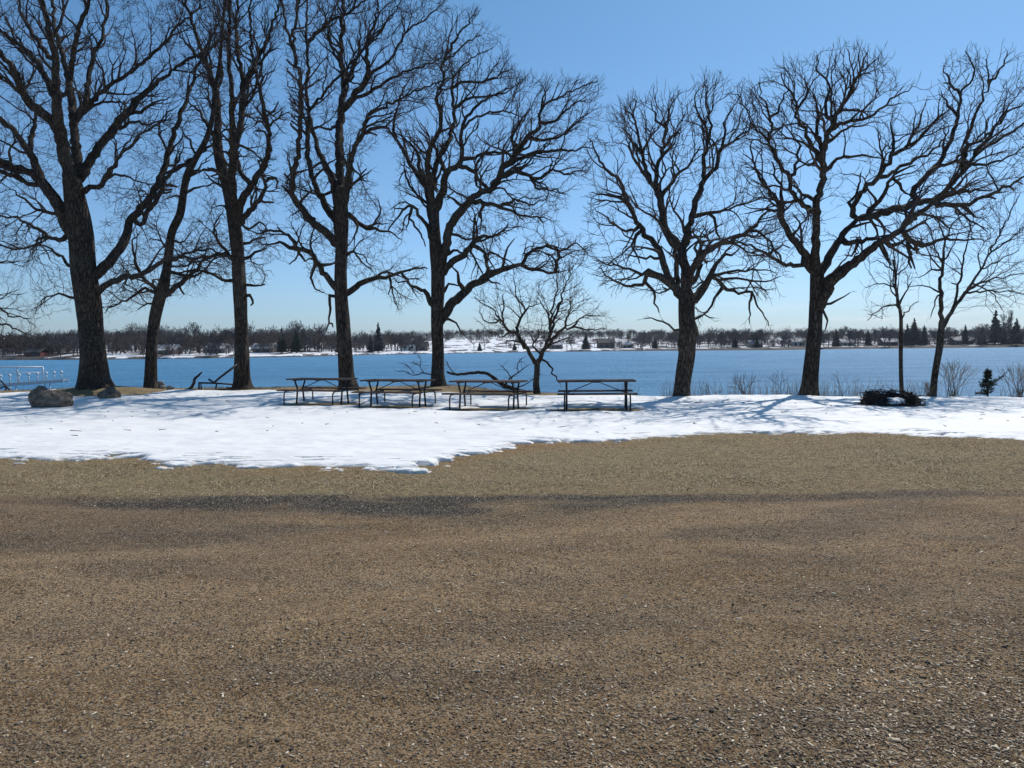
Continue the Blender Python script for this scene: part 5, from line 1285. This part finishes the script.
# the air over the lake
def haze():
    m = bpy.data.materials.new('haze'); m.use_nodes = True; nt = m.node_tree
    nt.nodes.remove(nt.nodes['Principled BSDF'])
    v = nt.nodes.new('ShaderNodeVolumePrincipled'); v.inputs['Color'].default_value = (0.80, 0.88, 1.0, 1); v.inputs['Density'].default_value = 0.00009; v.inputs['Anisotropy'].default_value = 0.3
    nt.links.new(v.outputs[0], nt.nodes['Material Output'].inputs['Volume'])
    b = MB(); b.box((0, 3000, 30), (17000, 6400, 92)); o = b.build('haze', m)
    tag(o, 'thin bluish air between the lot and the far shore', 'haze', kind='stuff')
if HAZE: haze()
M_ROOFSNOW = plain('snowy_roof', (0.42, 0.42, 0.43), 0.8, 0.7, 0.5)
M_PANE = plain('dark_window', (0.03, 0.035, 0.045), 0.2, 0.1, 1)
def house(px_, off, w, d, h, wall, roofm, label, rz=0.0):
    dist = float(shore_d(px_)) + off + 14; x = (px_ - 512) / F * dist
    w *= 0.72; h *= 0.85; t = root('house', (x, dist, float(fz(x, dist)) - 0.5), label, 'house', rz=rz)
    b = MB(); b.box((0, 0, h / 2), (w, d, h)); b.prism([(-w / 2, h), (w / 2, h), (0, h + d * 0.22)], -d / 2 + 0.1, d / 2 - 0.1) if rz > 0.7 else b.prism([(-w / 2, h), (w / 2, h), (w / 2, h + 0.05), (-w / 2, h + 0.05)], -d / 2 + .1, d / 2 - .1); b.build('wall', wall, t)
    b = MB(); n = len(b.v); rh = d * 0.3; o = 0.4
    for xx in (-w / 2 - o, w / 2 + o):
        b.v += [Vector((xx, -d / 2 - o, h)), Vector((xx, 0, h + rh)), Vector((xx, d / 2 + o, h)), Vector((xx, -d / 2 - o, h + 0.25)), Vector((xx, 0, h + rh + 0.3)), Vector((xx, d / 2 + o, h + 0.25))]
    for q in ((0, 1, 7, 6), (1, 2, 8, 7), (3, 9, 10, 4), (4, 10, 11, 5), (0, 6, 9, 3), (2, 5, 11, 8), (0, 3, 4, 1), (1, 4, 5, 2), (6, 7, 10, 9), (7, 8, 11, 10)): b.f.append(q)
    b.build('roof', roofm, t)
    b = MB(); b.box((w * 0.22, 0.3, h + rh + 0.3), (0.7, 0.7, 1.2)); b.build('chimney', wall, t)
    k = max(2, int(w / 3.2))
    for i in range(k):
        xx = -w / 2 + (i + 0.5) * w / k; b = MB(); b.box((xx, -d / 2 - 0.02, h * 0.55), (1.2, 0.1, 1.1)); b.build('window', M_PANE, t)
    b = MB(); b.box((w * 0.08, -d / 2 - 0.03, 1.05), (0.95, 0.1, 2.0)); b.build('door', M_PANE, t)
mk = lambda n, c: plain(n, c, 0.85, 0.1, 0.5)
W_TAN, W_GREY, W_WHITE, W_RED, W_BROWN, R_DARK = mk('tan_siding', (0.42, 0.35, 0.27)), mk('grey_siding', (0.2, 0.21, 0.22)), mk('white_siding', (0.72, 0.72, 0.7)), mk('red_siding', (0.2, 0.06, 0.05)), mk('brown_siding', (0.16, 0.12, 0.1)), mk('dark_shingles', (0.06, 0.055, 0.055))
house(38, 5, 9, 6, 2.2, W_RED, R_DARK, 'low dark red building on the far shore above the dock')
house(170, 12, 11, 7, 2.4, W_BROWN, M_ROOFSNOW, 'low brown house with snowy roof on the far shore right of the slim leaning oak')
house(218, 20, 13, 7, 2.6, W_GREY, M_ROOFSNOW, 'grey house with white roof on the far shore left of the tall narrow oak')
house(266, 16, 12, 7, 2.5, W_BROWN, M_ROOFSNOW, 'brown house with white roof on the far shore right of the tall narrow oak')
house(410, 18, 10, 8, 4.2, W_WHITE, R_DARK, 'tall white gabled house on the far shore left of the gnarled oak trunk')
house(421, 14, 11, 7, 3.2, W_BROWN, R_DARK, 'brown house beside the white gabled one on the far shore')
house(556, 12, 11, 7, 3.2, W_BROWN, M_ROOFSNOW, 'brown house on the far shore behind the small forked tree')
house(606, 22, 14, 9, 3.6, W_BROWN, R_DARK, 'wide dark brown house on the far shore above the square-on picnic table')
house(627, 16, 8, 6, 2.8, W_TAN, M_ROOFSNOW, 'tan cottage right of the wide dark brown house on the far shore')
house(755, 10, 10, 6, 2.4, W_TAN, M_ROOFSNOW, 'small tan cottage on the far shore between the stout and leaning oaks')
house(797, 22, 11, 7, 3.0, W_WHITE, M_ROOFSNOW, 'small white house on the far shore just left of the leaning oak')
house(846, 14, 10, 6, 2.6, W_GREY, M_ROOFSNOW, 'grey cottage on the far shore right of the leaning oak')
house(888, 12, 12, 7, 2.8, W_BROWN, M_ROOFSNOW, 'brown cottage with white roof on the far shore left of the sapling')
house(908, 10, 7, 6, 3.0, W_WHITE, M_ROOFSNOW, 'narrow white boathouse on the far shore right of the sapling')
house(960, 14, 15, 8, 3.0, W_GREY, M_ROOFSNOW, 'long grey house with snowy roof on the far shore right of the young forked tree')
house(1006, 12, 5, 5, 3.4, W_WHITE, M_ROOFSNOW, 'small white shed at the foot of the slender pale tree on the far shore')

# ---------------------------------------------------------------- small dead twigs dropped on the snow
def snow_twigs():
    rg = np.random.default_rng(95); n = 170
    y = rg.uniform(14, 27, n); x = rg.uniform(-0.75, 0.75, n) * y
    k = y < crest(x) - 2.0; x = x[k]; y = y[k]; n = len(x)
    a = rg.uniform(0, 6.28, n); l = rg.lognormal(math.log(0.11), 0.6, n).clip(0.03, 0.5)
    sn = bpy.data.objects['snow'].data; co = np.empty(len(sn.vertices) * 3, np.float32); sn.vertices.foreach_get('co', co); co = co.reshape(-1, 3)
    from mathutils.kdtree import KDTree
    kd = KDTree(len(co))
    for i, p in enumerate(co): kd.insert((p[0], p[1], 0), i)
    kd.balance()
    z = np.array([co[kd.find((float(a_), float(b_), 0))[1], 2] for a_, b_ in zip(x, y)]) + 0.01
    p = np.stack([x, y, z], 1); d = np.stack([np.cos(a), np.sin(a), rg.normal(0.1, 0.1, n)], 1) * l[:, None]
    A = Acc(); o = np.ones(n); A.put(*frustums(p - d / 2, p + d / 2, o * 0.008, o * 0.004, 4))
    tag(add('fallen_twigs', A.mesh('fallen_twigs', (0, 0, 0), False), M_TWIG), 'small dark twigs and bark bits dropped on the snow', 'twigs', kind='stuff')
snow_twigs()
